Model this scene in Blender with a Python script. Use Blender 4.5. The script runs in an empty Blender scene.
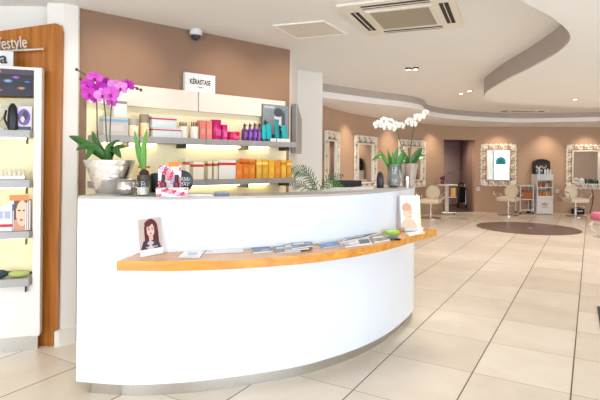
import bpy, bmesh, math, random
from mathutils import Vector, Matrix, noise
random.seed(7)
PI = math.pi
sc = bpy.context.scene
COL = sc.collection
F = 495.0; HC = 1.4; ROLL = math.radians(0.52); V0 = 159.3

# ------------------------------------------------------------------ measuring helpers
def ray(u, v):
    du, dv = u-300.0, v-V0
    return (du*math.cos(ROLL)+dv*math.sin(ROLL))/F, (-du*math.sin(ROLL)+dv*math.cos(ROLL))/F
def atY(u, v, Y):
    a, b = ray(u, v); return Vector((a*Y, Y, HC-b*Y))
def atZ(u, v, Z):
    a, b = ray(u, v); return atY(u, v, (HC-Z)/b)

# ------------------------------------------------------------------ materials
def lin(c):
    return tuple(((x/255.)/12.92 if x/255. <= .04045 else ((x/255.+.055)/1.055)**2.4) for x in c)
MATS = {}
def mat(name, rgb, rough=.5, metal=0., spec=.5, noise_amt=.04, noise_scale=9., bump=0., emit=None, es=1., trans=0., ior=1.45, coat=0., alpha=1.):
    if name in MATS: return MATS[name]
    m = bpy.data.materials.new(name); m.use_nodes = True
    nt = m.node_tree; b = nt.nodes['Principled BSDF']
    c = lin(rgb)
    b.inputs['Roughness'].default_value = rough; b.inputs['Metallic'].default_value = metal
    b.inputs['Specular IOR Level'].default_value = spec; b.inputs['IOR'].default_value = ior
    b.inputs['Transmission Weight'].default_value = trans; b.inputs['Coat Weight'].default_value = coat
    b.inputs['Alpha'].default_value = alpha
    tc = nt.nodes.new('ShaderNodeTexCoord'); nz = nt.nodes.new('ShaderNodeTexNoise')
    nz.inputs['Scale'].default_value = noise_scale; nz.inputs['Detail'].default_value = 4
    nt.links.new(tc.outputs['Object'], nz.inputs['Vector'])
    mx = nt.nodes.new('ShaderNodeMix'); mx.data_type = 'RGBA'
    k = 1-noise_amt
    mx.inputs['A'].default_value = (*[x*k for x in c], 1); mx.inputs['B'].default_value = (*[min(1, x*(1+noise_amt)) for x in c], 1)
    nt.links.new(nz.outputs['Fac'], mx.inputs['Factor']); nt.links.new(mx.outputs['Result'], b.inputs['Base Color'])
    if bump:
        bp = nt.nodes.new('ShaderNodeBump'); bp.inputs['Strength'].default_value = bump; bp.inputs['Distance'].default_value = .01
        nt.links.new(nz.outputs['Fac'], bp.inputs['Height']); nt.links.new(bp.outputs['Normal'], b.inputs['Normal'])
    if emit:
        b.inputs['Emission Color'].default_value = (*lin(emit), 1); b.inputs['Emission Strength'].default_value = es
    MATS[name] = m
    return m
def wood(name, c1, c2, axis, scale=6., rough=.3):
    m = bpy.data.materials.new(name); m.use_nodes = True; nt = m.node_tree; b = nt.nodes['Principled BSDF']
    tc = nt.nodes.new('ShaderNodeTexCoord'); mp = nt.nodes.new('ShaderNodeMapping')
    s = [scale*5]*3; s[axis] = scale*.25; mp.inputs['Scale'].default_value = s
    nz = nt.nodes.new('ShaderNodeTexNoise'); nz.inputs['Scale'].default_value = 1.; nz.inputs['Detail'].default_value = 6; nz.inputs['Distortion'].default_value = .6
    cr = nt.nodes.new('ShaderNodeValToRGB')
    cr.color_ramp.elements[0].position = .3; cr.color_ramp.elements[0].color = (*lin(c1), 1)
    cr.color_ramp.elements[1].position = .72; cr.color_ramp.elements[1].color = (*lin(c2), 1)
    nt.links.new(tc.outputs['Object'], mp.inputs['Vector']); nt.links.new(mp.outputs['Vector'], nz.inputs['Vector'])
    nt.links.new(nz.outputs['Fac'], cr.inputs['Fac']); nt.links.new(cr.outputs['Color'], b.inputs['Base Color'])
    b.inputs['Roughness'].default_value = rough; b.inputs['Coat Weight'].default_value = .25; b.inputs['Coat Roughness'].default_value = .15
    MATS[name] = m
    return m
def print_mat():
    m = bpy.data.materials.new('printed_picture'); m.use_nodes = True; nt = m.node_tree; b = nt.nodes['Principled BSDF']
    at = nt.nodes.new('ShaderNodeAttribute'); at.attribute_name = 'ink'
    nt.links.new(at.outputs['Color'], b.inputs['Base Color']); b.inputs['Roughness'].default_value = .35
    return m
PRINT = print_mat()
def floor_mat():
    m = bpy.data.materials.new('beige_floor_tiles'); m.use_nodes = True; nt = m.node_tree; b = nt.nodes['Principled BSDF']
    N = nt.nodes.new; L = nt.links.new
    def math_(op, a, bb=None):
        n = N('ShaderNodeMath'); n.operation = op
        for i, q in enumerate((a, bb)):
            if q is None: continue
            if isinstance(q, (int, float)): n.inputs[i].default_value = q
            else: L(q, n.inputs[i])
        return n.outputs[0]
    tc = N('ShaderNodeTexCoord')
    def dot(vec):
        n = N('ShaderNodeVectorMath'); n.operation = 'DOT_PRODUCT'; n.inputs[1].default_value = vec
        L(tc.outputs['Object'], n.inputs[0]); return n.outputs['Value']
    px = math_('DIVIDE', math_('ADD', dot((.8616, -.5075, 0)), .0964), .571)
    py = math_('DIVIDE', math_('SUBTRACT', dot((.5075, .8616, 0)), 2.12), .643)
    def line(p, w):
        f = math_('FRACT', math_('ADD', p, .5))
        d = math_('ABSOLUTE', math_('SUBTRACT', f, .5))
        n = N('ShaderNodeMapRange'); n.interpolation_type = 'SMOOTHSTEP'
        n.inputs['From Min'].default_value = w*.6; n.inputs['From Max'].default_value = w*1.15
        n.inputs['To Min'].default_value = 1; n.inputs['To Max'].default_value = 0
        L(d, n.inputs['Value']); return n.outputs[0]
    lx = line(px, .0085); ly = line(py, .0055)
    fx = math_('FLOOR', px); fy = math_('FLOOR', py)
    cb = N('ShaderNodeCombineXYZ'); L(fx, cb.inputs[0]); L(fy, cb.inputs[1])
    wn = N('ShaderNodeTexWhiteNoise'); wn.noise_dimensions = '2D'; L(cb.outputs[0], wn.inputs['Vector'])
    nz = N('ShaderNodeTexNoise'); nz.inputs['Scale'].default_value = 2.6; nz.inputs['Detail'].default_value = 7; nz.inputs['Distortion'].default_value = .8
    va = N('ShaderNodeVectorMath'); va.operation = 'MULTIPLY_ADD'; va.inputs[1].default_value = (7.3, 3.1, 0)
    L(cb.outputs[0], va.inputs[0]); L(tc.outputs['Object'], va.inputs[2]); L(va.outputs[0], nz.inputs['Vector'])
    t = math_('ADD', math_('MULTIPLY', wn.outputs['Value'], .35), math_('MULTIPLY', nz.outputs['Fac'], .65))
    cr = N('ShaderNodeValToRGB')
    cr.color_ramp.elements[0].position = .25; cr.color_ramp.elements[0].color = (*lin((212, 199, 180)), 1)
    cr.color_ramp.elements[1].position = .75; cr.color_ramp.elements[1].color = (*lin((234, 224, 209)), 1)
    L(t, cr.inputs['Fac'])
    m1 = N('ShaderNodeMix'); m1.data_type = 'RGBA'; m1.inputs['B'].default_value = (*lin((172, 148, 124)), 1)
    L(ly, m1.inputs['Factor']); L(cr.outputs['Color'], m1.inputs['A'])
    m2 = N('ShaderNodeMix'); m2.data_type = 'RGBA'; m2.inputs['B'].default_value = (*lin((92, 74, 62)), 1)
    L(lx, m2.inputs['Factor']); L(m1.outputs['Result'], m2.inputs['A'])
    L(m2.outputs['Result'], b.inputs['Base Color'])
    b.inputs['Roughness'].default_value = .32; b.inputs['Specular IOR Level'].default_value = .4
    return m

WHITE = mat('white_paint', (236, 231, 224), .6, noise_amt=.012)
CEIL = mat('ceiling_plaster', (246, 243, 240), .85, spec=.1, noise_amt=.012, noise_scale=3)
SOFFIT = mat('soffit_plaster', (246, 243, 240), .85, spec=.1, noise_amt=.012, noise_scale=3)
TAUPE = mat('taupe_wall_paint', (146, 117, 97), .75, spec=.2, noise_amt=.03, noise_scale=4)
TAN = mat('tan_wall_paint', (192, 162, 138), .75, spec=.2, noise_amt=.03, noise_scale=4)
MAUVE = mat('mauve_corridor_paint', (176, 154, 152), .75, spec=.2)
LAV = mat('lavender_door_paint', (184, 164, 164), .5)
COUNTER = mat('white_lacquer', (226, 232, 240), .28, noise_amt=.006, coat=.25)
GREYTOP = mat('grey_countertop', (178, 174, 168), .35)
STEEL = mat('brushed_steel', (205, 203, 198), .28, 1., noise_scale=40, noise_amt=.08)
CHROME = mat('chrome', (225, 225, 225), .12, 1.)
SILVER = mat('hammered_silver', (226, 223, 220), .2, 1., noise_scale=22, noise_amt=.2, bump=.7)
SILVER2 = mat('ribbed_silver', (215, 214, 222), .25, 1., noise_scale=12, noise_amt=.05)
GREYMET = mat('grey_metal', (166, 163, 160), .45, .3)
DARKMET = mat('dark_metal', (70, 66, 64), .4, .6)
BLACK = mat('black_plastic', (28, 27, 30), .35)
CHAR = mat('charcoal', (56, 56, 60), .5)
OAK = wood('orange_wood_panel', (146, 80, 12), (192, 118, 34), 2, 5, .3)
LEDGE = wood('honey_wood_ledge', (196, 126, 40), (226, 162, 68), 0, 5, .3)
CREAMP = mat('cream_back_panel', (248, 236, 196), .6, noise_amt=.01)
CABW = mat('cabinet_white', (226, 219, 208), .35, noise_amt=.01)
STRIP = mat('light_strip', (255, 246, 215), .5, emit=(255, 240, 190), es=5.)
LED = mat('lamp_lens', (255, 250, 240), .5, emit=(255, 236, 205), es=14.)
PAPER = mat('white_paper', (226, 226, 226), .6, noise_amt=.01)
CREAM = mat('cream_leather', (238, 224, 200), .4)
FRAMEM = mat('ivory_carved_wood', (248, 240, 226), .55, noise_amt=.08, noise_scale=25)
MIRROR = mat('mirror_glass', (240, 242, 242), .015, 1., noise_amt=0)
LEAF = mat('dark_leaf', (58, 104, 42), .35, noise_amt=.25, noise_scale=14)
LEAF2 = mat('fresh_leaf', (96, 158, 44), .35, noise_amt=.2, noise_scale=14)
LEAF3 = mat('mid_leaf', (74, 132, 46), .35, noise_amt=.2, noise_scale=14)
FERN = mat('palm_leaf', (78, 106, 68), .45, noise_amt=.25)
STEM = mat('orchid_stem', (86, 78, 52), .5)
MAG = mat('magenta_petal', (198, 44, 182), .45, noise_amt=.22, noise_scale=40)
MAG2 = mat('pink_petal', (212, 82, 196), .45, noise_amt=.25, noise_scale=60)
MAG3 = mat('pale_pink_petal', (226, 134, 212), .45, noise_amt=.2, noise_scale=60)
MAGD = mat('magenta_lip', (150, 14, 110), .45)
WPET = mat('white_petal', (236, 234, 226), .45, noise_amt=.03)
YLIP = mat('yellow_lip', (224, 196, 90), .45)
BARK = mat('bark_soil', (74, 54, 40), .9, bump=.8, noise_scale=40, noise_amt=.3)
GLASS = mat('clear_glass', (245, 250, 250), .02, trans=1., ior=1.3, noise_amt=0)
WAX = mat('candle_wax', (244, 236, 218), .5)
BROWNF = mat('brown_polished_disc', (112, 86, 78), .3, noise_amt=.12, noise_scale=5)
PINK = mat('pink_upholstery', (214, 120, 146), .7, noise_amt=.1, noise_scale=30)
GREEN = mat('lime_green', (150, 206, 50), .4)
def C(rgb, rough=.35):
    return mat('colour_%d_%d_%d' % tuple(rgb), rgb, rough, noise_amt=.03)

# ------------------------------------------------------------------ mesh helpers
class MB:
    def __init__(s): s.bm = bmesh.new(); s.M = Matrix.Identity(4)
    def v(s, p): return s.bm.verts.new(s.M @ Vector(p))
    def f(s, vs):
        try: return s.bm.faces.new(vs)
        except ValueError: return None
    def box(s, x0, x1, y0, y1, z0, z1, bev=0.):
        b = bmesh.new()
        vs = [b.verts.new((x, y, z)) for z in (z0, z1) for y in (y0, y1) for x in (x0, x1)]
        for q in ((0, 2, 3, 1), (4, 5, 7, 6), (0, 1, 5, 4), (2, 6, 7, 3), (0, 4, 6, 2), (1, 3, 7, 5)): b.faces.new([vs[i] for i in q])
        if bev: bmesh.ops.bevel(b, geom=b.edges[:], offset=bev, segments=2, profile=.5, affect='EDGES')
        s.add(b); return s
    def add(s, b):
        mp = {x: s.v(x.co) for x in b.verts}
        for fc in b.faces: s.f([mp[x] for x in fc.verts])
        b.free()
    def prism(s, pts, z0, z1):
        a = sum(pts[i][0]*pts[(i+1) % len(pts)][1]-pts[(i+1) % len(pts)][0]*pts[i][1] for i in range(len(pts)))
        if a < 0: pts = pts[::-1]
        lo = [s.v((p[0], p[1], z0)) for p in pts]; hi = [s.v((p[0], p[1], z1)) for p in pts]
        s.f(lo[::-1]); s.f(hi); n = len(pts)
        for i in range(n): s.f([lo[i], lo[(i+1) % n], hi[(i+1) % n], hi[i]])
        return s
    def lathe(s, prof, seg=24, c=(0, 0, 0), sq=0., ribs=0, rib=0., cap=True, sx=1., sy=1.):
        rings = []
        for r, z in prof:
            ring = []
            for i in range(seg):
                t = 2*PI*i/seg; k = 1.
                if sq:
                    n = 2+sq; k = (abs(math.cos(t))**n+abs(math.sin(t))**n)**(-1/n)
                if ribs: k *= 1+rib*math.cos(ribs*t)
                ring.append(s.v((c[0]+r*k*math.cos(t)*sx, c[1]+r*k*math.sin(t)*sy, c[2]+z)))
            rings.append(ring)
        for a, b in zip(rings, rings[1:]):
            for i in range(seg): s.f([a[i], a[(i+1) % seg], b[(i+1) % seg], b[i]])
        if cap: s.f(rings[0][::-1]); s.f(rings[-1])
        return s
    def tube(s, pts, r, seg=8, closed=False):
        pts = [Vector(p) for p in pts]; n = len(pts)
        rr = r if isinstance(r, (list, tuple)) else [r]*n
        rings = []; up = None
        for i, p in enumerate(pts):
            t = (pts[(i+1) % n]-pts[i-1]) if closed else (pts[min(i+1, n-1)]-pts[max(i-1, 0)])
            t.normalize()
            if up is None: up = t.orthogonal().normalized()
            else: up = (up-t*up.dot(t)); up = up.normalized() if up.length > 1e-6 else t.orthogonal().normalized()
            w = t.cross(up)
            rings.append([s.v(p+(up*math.cos(2*PI*k/seg)+w*math.sin(2*PI*k/seg))*rr[i]) for k in range(seg)])
        for i in range(n if closed else n-1):
            a, b = rings[i], rings[(i+1) % n]
            for k in range(seg): s.f([a[k], a[(k+1) % seg], b[(k+1) % seg], b[k]])
        if not closed: s.f(rings[0][::-1]); s.f(rings[-1])
        return s
    def ball(s, c, r, seg=12, rg=8):
        r = r if isinstance(r, (tuple, list)) else (r, r, r)
        rings = []
        top = s.v((c[0], c[1], c[2]+r[2])); bot = s.v((c[0], c[1], c[2]-r[2]))
        for j in range(1, rg):
            a = PI*j/rg
            rings.append([s.v((c[0]+r[0]*math.sin(a)*math.cos(2*PI*i/seg), c[1]+r[1]*math.sin(a)*math.sin(2*PI*i/seg), c[2]+r[2]*math.cos(a))) for i in range(seg)])
        for i in range(seg):
            s.f([top, rings[0][i], rings[0][(i+1) % seg]]); s.f([bot, rings[-1][(i+1) % seg], rings[-1][i]])
        for a, b in zip(rings, rings[1:]):
            for i in range(seg): s.f([a[i], b[i], b[(i+1) % seg], a[(i+1) % seg]])
        return s
    def blade(s, pts, widths, nrm=(0, 0, 1), fold=.15, th=.0015):
        pts = [Vector(p) for p in pts]; nrm = Vector(nrm); n = len(pts); rows = []
        for i, p in enumerate(pts):
            t = (pts[min(i+1, n-1)]-pts[max(i-1, 0)]).normalized()
            side = t.cross(nrm)
            side = side.normalized() if side.length > 1e-5 else t.orthogonal().normalized()
            up = side.cross(t).normalized(); w = widths[i]*.5
            rows.append([[s.v(p+side*w*k+up*(abs(k)*w*fold*2+e)) for k in (-1, -.5, 0, .5, 1)] for e in (-th/2, th/2)])
        for a, b in zip(rows, rows[1:]):
            for k in range(4):
                s.f([a[1][k], a[1][k+1], b[1][k+1], b[1][k]]); s.f([a[0][k+1], a[0][k], b[0][k], b[0][k+1]])
            s.f([a[0][0], a[1][0], b[1][0], b[0][0]]); s.f([a[1][4], a[0][4], b[0][4], b[1][4]])
        for q, fl in ((rows[0], 0), (rows[-1], 1)):
            for k in range(4):
                c = [q[0][k], q[0][k+1], q[1][k+1], q[1][k]]; s.f(c[::-1] if fl else c)
        return s
    def build(s, name, m, parent=None, smooth=False, kind=None):
        bmesh.ops.recalc_face_normals(s.bm, faces=s.bm.faces[:])
        me = bpy.data.meshes.new(name); s.bm.to_mesh(me); s.bm.free()
        if smooth:
            for p in me.polygons: p.use_smooth = True
            me.set_sharp_from_angle(angle=math.radians(40))
        if m: me.materials.append(m)
        o = bpy.data.objects.new(name, me); COL.objects.link(o)
        if parent: o.parent = parent
        if kind: o['kind'] = kind
        return o
def B(name, m, parent, x0, x1, y0, y1, z0, z1, bev=0., kind=None):
    return MB().box(x0, x1, y0, y1, z0, z1, bev).build(name, m, parent, kind=kind)
def tag(o, label, cat, group=None, kind=None):
    o['label'] = label; o['category'] = cat
    if group: o['group'] = group
    if kind: o['kind'] = kind
    return o
def thing(name, label, cat, loc=(0, 0, 0), rz=0., group=None):
    o = bpy.data.objects.new(name, None); o.empty_display_size = .1; COL.objects.link(o)
    o.location = loc; o.rotation_euler = (0, 0, rz)
    return tag(o, label, cat, group)
def copy_tree(o, parent=None):
    c = o.copy(); COL.objects.link(c)
    if parent: c.parent = parent
    for ch in [x for x in o.children]: copy_tree(ch, c)
    return c
def spline(pts, n=8, closed=False):
    P = [Vector(p) for p in pts]; out = []; m = len(P)
    for i in range(m if closed else m-1):
        if closed: p0, p1, p2, p3 = P[i-1], P[i], P[(i+1) % m], P[(i+2) % m]
        else:
            p1, p2 = P[i], P[i+1]; p0 = P[i-1] if i else p1*2-p2; p3 = P[i+2] if i+2 < m else p2*2-p1
        for k in range(n):
            t = k/n
            out.append(.5*((2*p1)+(p2-p0)*t+(2*p0-5*p1+4*p2-p3)*t*t+(3*p1-p0-3*p2+p3)*t**3))
    if not closed: out.append(P[-1].copy())
    return out
def picture(name, parent, w, h, fn, nx=30, ny=40, M=None, y=0.):
    """printed sheet in the local xz plane, facing -y; fn(x 0..1, y 0..1 from the bottom) gives the ink"""
    bm = bmesh.new(); vs = [[bm.verts.new((-w/2+w*i/nx, y, h*j/ny)) for i in range(nx+1)] for j in range(ny+1)]
    cl = []
    for j in range(ny):
        for i in range(nx):
            bm.faces.new([vs[j][i], vs[j][i+1], vs[j+1][i+1], vs[j+1][i]]); cl.append(fn((i+.5)/nx, (j+.5)/ny))
    me = bpy.data.meshes.new(name); bm.to_mesh(me); bm.free()
    at = me.attributes.new('ink', 'FLOAT_COLOR', 'FACE')
    for k, c in enumerate(cl): at.data[k].color = (*lin(c), 1)
    me.materials.append(PRINT)
    o = bpy.data.objects.new(name, me); COL.objects.link(o); o.parent = parent
    if M is not None: o.matrix_local = M
    return o
def lettering(name, body, size, m, parent, M, depth=.001, align='CENTER', squeeze=1., bold=0.):
    cu = bpy.data.curves.new('letters', 'FONT'); cu.body = body; cu.size = size; cu.extrude = depth; cu.align_x = align; cu.offset = bold
    t = bpy.data.objects.new('letters', cu); COL.objects.link(t)
    bpy.context.view_layer.update()
    me = bpy.data.meshes.new_from_object(t.evaluated_get(bpy.context.evaluated_depsgraph_get()))
    bpy.data.objects.remove(t); bpy.data.curves.remove(cu)
    me.materials.clear(); me.materials.append(m); me.name = name
    me.transform(Matrix.Diagonal((squeeze, 1, 1, 1)))
    o = bpy.data.objects.new(name, me); COL.objects.link(o); o.parent = parent; o.matrix_local = M
    return o
STAND = Matrix.Rotation(PI/2, 4, 'X')         # text upright, facing -y
def tr(x, y, z): return Matrix.Translation((x, y, z))

# ------------------------------------------------------------------ camera
cam = bpy.data.cameras.new('camera'); co = bpy.data.objects.new('camera', cam); COL.objects.link(co)
cam.sensor_width = 36; cam.lens = 36*F/600; cam.shift_y = -(200-V0)/600; cam.clip_start = .05; cam.clip_end = 200
co.matrix_world = Matrix.Translation((0, 0, HC)) @ Matrix.Rotation(PI/2, 4, 'X') @ Matrix.Rotation(ROLL, 4, 'Z')
sc.camera = co

# ------------------------------------------------------------------ setting
ZC, ZS = 2.55, 2.34
def S(o): o['kind'] = 'structure'; return o
S(B('floor', floor_mat(), None, -4.8, 12.4, -2.8, 16.5, -.1, 0))
S(B('ceiling', CEIL, None, -4.8, 12.4, -2.8, 16.5, ZC, ZC+.1))
# far curved wall
far_pts = [(.2, 7.9), (.42, 8.7), (.8, 9.6), (1.25, 10.4), (1.85, 11.25), (2.6, 12.1), (3.4, 12.9), (4.1, 13.42), (4.9, 13.6), (5.6, 13.5), (6.4, 13.4), (7.2, 13.38), (8.6, 13.35), (10.2, 13.2), (12.1, 12.9)]
far = spline([(x, y, 0) for x, y in far_pts], 10)
def far_frame(u, v=165.):
    """point on the far wall seen at (u, v): point, unit tangent, unit normal into the room"""
    a, b = ray(u, v)
    for p, q in zip(far, far[1:]):
        fa, fb = p.x-a*p.y, q.x-a*q.y
        if fa <= 0 < fb or (fa < 0 <= fb):
            t = fa/(fa-fb); c = p.lerp(q, t); d = (q-p).normalized()
            return c, d, Vector((d.y, -d.x, 0))
    return far[-1], Vector((1, 0, 0)), Vector((0, -1, 0))
dl, dr = far_frame(443.5)[0], far_frame(474.5)[0]
mb = MB()
def wall_run(pts, z0, z1):
    n = len(pts); nr = []
    for i in range(n):
        d = (pts[min(i+1, n-1)]-pts[max(i-1, 0)]).normalized(); nr.append(Vector((-d.y, d.x, 0)))
    mb.prism([(p.x, p.y) for p in pts]+[(p.x+k.x*.14, p.y+k.y*.14) for p, k in list(zip(pts, nr))[::-1]], z0, z1)
wall_run([p for p in far if p.x < dl.x-.01]+[dl], 0, ZC)
wall_run([dr]+[p for p in far if p.x > dr.x+.01], 0, ZC)
wall_run([dl]+[p for p in far if dl.x+.01 < p.x < dr.x-.01]+[dr], 1.97, ZC)
S(mb.build('wall_far', TAN))
# corridor behind the doorway
dd = (dr-dl).normalized(); dn = Vector((-dd.y, dd.x, 0))
def cor(s, t): p = dl+dd*s+dn*t; return (p.x, p.y)
Wd = (dr-dl).length
TE = 2.0
def end_s(u, t=TE):
    a_, _ = ray(u, 190); q = dl+dn*t       # along the end wall: (q + dd*s).x = a*(q + dd*s).y
    return (a_*q.y-q.x)/(dd.x-a_*dd.y)
sc_ = end_s(461)
S(MB().prism([cor(-.5, .16), cor(-.4, .16), cor(-.4, TE), cor(-.5, TE)], 0, 2.4).build('wall_corridor_left', MAUVE))
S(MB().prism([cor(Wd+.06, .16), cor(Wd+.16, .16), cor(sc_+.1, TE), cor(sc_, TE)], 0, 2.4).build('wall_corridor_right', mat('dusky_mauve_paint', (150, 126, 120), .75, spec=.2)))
S(MB().prism([cor(-.5, TE), cor(sc_+.1, TE), cor(sc_+.1, TE+.1), cor(-.5, TE+.1)], 0, 2.4).build('wall_corridor_end', MAUVE))
S(MB().prism([cor(-.5, .15), cor(Wd+.16, .15), cor(sc_+.1, TE+.1), cor(-.5, TE+.1)], 2.4, 2.5).build('ceiling_corridor', MAUVE))
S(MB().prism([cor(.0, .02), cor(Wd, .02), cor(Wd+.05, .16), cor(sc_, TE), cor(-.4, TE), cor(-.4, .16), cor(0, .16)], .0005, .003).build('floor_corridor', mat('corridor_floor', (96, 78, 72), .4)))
s0, s1 = end_s(444), end_s(458.5)
dt = S(MB().prism([cor(s0-.2, TE-.045), cor(s1, TE-.045), cor(s1, TE-.003), cor(s0-.2, TE-.003)], .01, 1.98).build('door_1', LAV))
hs = end_s(446.5); hp = Vector((*cor(hs, TE-.045), 1.03))
h = MB().tube([hp, hp-dn*.06, hp-dn*.06+dd*.12], .014).build('door_handle', STEEL, dt); h['label'] = 'steel lever handle'
# soffits
ring = [(-.9, 6.5), (.33, 7.5), (1.14, 8.2), (1.85, 8.75), (2.25, 9.25), (2.42, 9.7), (2.6, 10.2), (2.95, 10.7), (3.5, 11.2), (4.4, 11.7), (5.25, 11.9), (6.4, 11.6), (7.6, 10.9), (9, 10.3), (12.2, 10.0)]
rg = [(p.x, p.y) for p in spline([(x, y, 0) for x, y in ring], 10)]
S(MB().prism(rg+[(12.2, 12.95)]+[(p.x+.02, p.y+.05) for p in far[::-1]]+[(-.9, 7.9)], ZS, ZC).build('trim_1', SOFFIT, smooth=True))
lobe = [(-1.2, -2.5), (.0, .6), (.8, 2.35), (1.31, 2.92), (1.60, 3.19), (2.0, 3.68), (2.2, 4.2), (2.31, 4.93), (2.38, 5.7), (2.48, 6.4), (2.58, 6.9), (2.78, 7.4), (3.2, 7.9), (4.2, 8.35), (6, 8.7), (9, 8.9), (12.2, 9.0)]
lb = [(p.x, p.y) for p in spline([(x, y, 0) for x, y in lobe], 10)]
S(MB().prism(lb+[(12.2, -2.5)], ZS, ZC).build('trim_2', SOFFIT, smooth=True))
FASCIA_SHADE = mat('shaded_fascia_tone', (190, 178, 171), .8, spec=.15, noise_amt=.02)  # grey tone puts the shade on the soffit fascias into their colour
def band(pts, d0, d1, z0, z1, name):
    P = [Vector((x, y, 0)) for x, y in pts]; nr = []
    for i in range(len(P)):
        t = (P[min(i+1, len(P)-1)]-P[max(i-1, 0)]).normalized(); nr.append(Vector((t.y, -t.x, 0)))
    S(MB().prism([((p+k*d0).x, (p+k*d0).y) for p, k in zip(P, nr)]+[((p+k*d1).x, (p+k*d1).y) for p, k in list(zip(P, nr))[::-1]], z0, z1).build(name, FASCIA_SHADE, smooth=True))
band(rg, 0, .012, ZS+.095, ZC, 'trim_4'); band(lb, 0, -.012, ZS+.012, ZC, 'trim_5')  # thin strips carrying the painted fascia shade
# brown wall with the product shelves
P1, P2 = Vector((-1.716, 3.81, 0)), Vector((-.116, 5.21, 0))
wd = (P2-P1).normalized(); wn = Vector((wd.y, -wd.x, 0)); WRZ = math.atan2(wd.y, wd.x); WL = (P2-P1).length
def wp(t, off=0., z=0.): return P1+wd*t+wn*off+Vector((0, 0, z))
def wt(u, v, off):
    """distance along the shelf wall seen at (u, v), for a plane `off` in front of it"""
    a, b = ray(u, v); p = P1+wn*off
    t = (a*p.y-p.x)/(wd.x-a*wd.y); q = P1+wd*t+wn*off
    return t, q, HC-b*q.y
a, b_, c_, d_ = wp(-.09), wp(WL), wp(WL, -.06), wp(-.09, -.06)
S(MB().prism([(p.x, p.y) for p in (a, b_, c_, d_)], 0, ZC).build('wall_back', TAUPE))
S(MB().prism([(P2.x+.0, P2.y+.0), (-.04, 6.38), (.292, 6.58), (.24, 8.2), (-1.2, 8.2), (-1.2, 4.5), (c_.x, c_.y)], 0, ZC).build('wall_return', WHITE))
# left wall, column, side and front walls
LY = 3.78
S(B('wall_left', WHITE, None, -4.6, -1.80, LY, LY+.12, 0, ZC))
S(MB().prism([(-1.90, 3.703), (-1.775, 3.703), (-1.70, 3.775), (-1.72, 3.90), (-1.9, 3.90)], 0, ZC).build('wall_column', WHITE))
S(MB().prism([(-1.795, 3.64), (-1.765, 3.655), (-1.685, 3.745), (-1.69, 3.83), (-1.795, 3.83)], 0, .115).build('baseboard_column', WHITE))
S(B('wall_side', WHITE, None, -4.7, -4.55, -2.6, 3.9, 0, ZC))
S(B('wall_right', TAN, None, 12.1, 12.3, -2.6, 13.2, 0, ZC))
mb = MB()
wins = [(-3.9, -1.1), (1.0, 4.4), (4.7, 8.1), (8.4, 11.8)]
xs = [-4.7]+[q for w in wins for q in w]+[12.3]
for i in range(0, len(xs), 2): mb.box(xs[i], xs[i+1], -2.65, -2.45, 0, ZC)
for x0, x1 in wins: mb.box(x0, x1, -2.65, -2.45, 0, .12); mb.box(x0, x1, -2.65, -2.45, 2.42, ZC)
S(mb.build('wall_front', WHITE))
thin = bpy.data.materials.new('window_glass'); thin.use_nodes = True; nt = thin.node_tree
for n in list(nt.nodes): nt.nodes.remove(n)
o_ = nt.nodes.new('ShaderNodeOutputMaterial'); tb = nt.nodes.new('ShaderNodeBsdfTransparent'); gb = nt.nodes.new('ShaderNodeBsdfGlossy'); gb.inputs['Roughness'].default_value = .02
mxs = nt.nodes.new('ShaderNodeMixShader'); mxs.inputs[0].default_value = .06
nt.links.new(tb.outputs[0], mxs.inputs[1]); nt.links.new(gb.outputs[0], mxs.inputs[2]); nt.links.new(mxs.outputs[0], o_.inputs[0])
for k, (x0, x1) in enumerate(wins):
    fr = MB(); n = 2
    fr.box(x0, x1, -2.6, -2.5, .12, .18); fr.box(x0, x1, -2.6, -2.5, 2.36, 2.42)
    for i in range(n+1):
        xm = x0+(x1-x0)*i/n; fr.box(max(x0, xm-.03), min(x1, xm+.03), -2.6, -2.5, .18, 2.36)
    w = S(fr.build('window_%d' % (k+1), CHAR))
    B('pane', thin, w, x0+.03, x1-.03, -2.556, -2.55, .18, 2.36)

# ------------------------------------------------------------------ light
W = bpy.data.worlds.new('sky'); sc.world = W; W.use_nodes = True
bg = W.node_tree.nodes['Background']; bg.inputs[0].default_value = (*lin((196, 226, 240)), 1); bg.inputs[1].default_value = 1.2
def area(name, loc, rot, sx, sy, power, rgb):
    l = bpy.data.lights.new(name, 'AREA'); l.shape = 'RECTANGLE'; l.size = sx; l.size_y = sy; l.energy = power; l.color = lin(rgb)
    o = bpy.data.objects.new(name, l); COL.objects.link(o); o.location = loc; o.rotation_euler = rot
    return o
for k, (x0, x1) in enumerate(wins):
    area('window_daylight', ((x0+x1)/2, -2.75, 1.4), (math.radians(97), 0, 0), x1-x0-.2, 2.2, (150, 185, 195, 185)[k], (232, 242, 255))
def spot(loc, power, ang=70, blend=.8, rgb=(255, 232, 204), target=None, soft=.05):
    l = bpy.data.lights.new('downlight_and_fill', 'SPOT'); l.energy = power; l.spot_size = math.radians(ang); l.spot_blend = blend; l.color = lin(rgb); l.shadow_soft_size = soft
    o = bpy.data.objects.new('downlight_and_fill', l); COL.objects.link(o); o.location = loc
    if target is not None: o.rotation_euler = (Vector(target)-Vector(loc)).to_track_quat('-Z', 'Y').to_euler()
    return o

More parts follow.
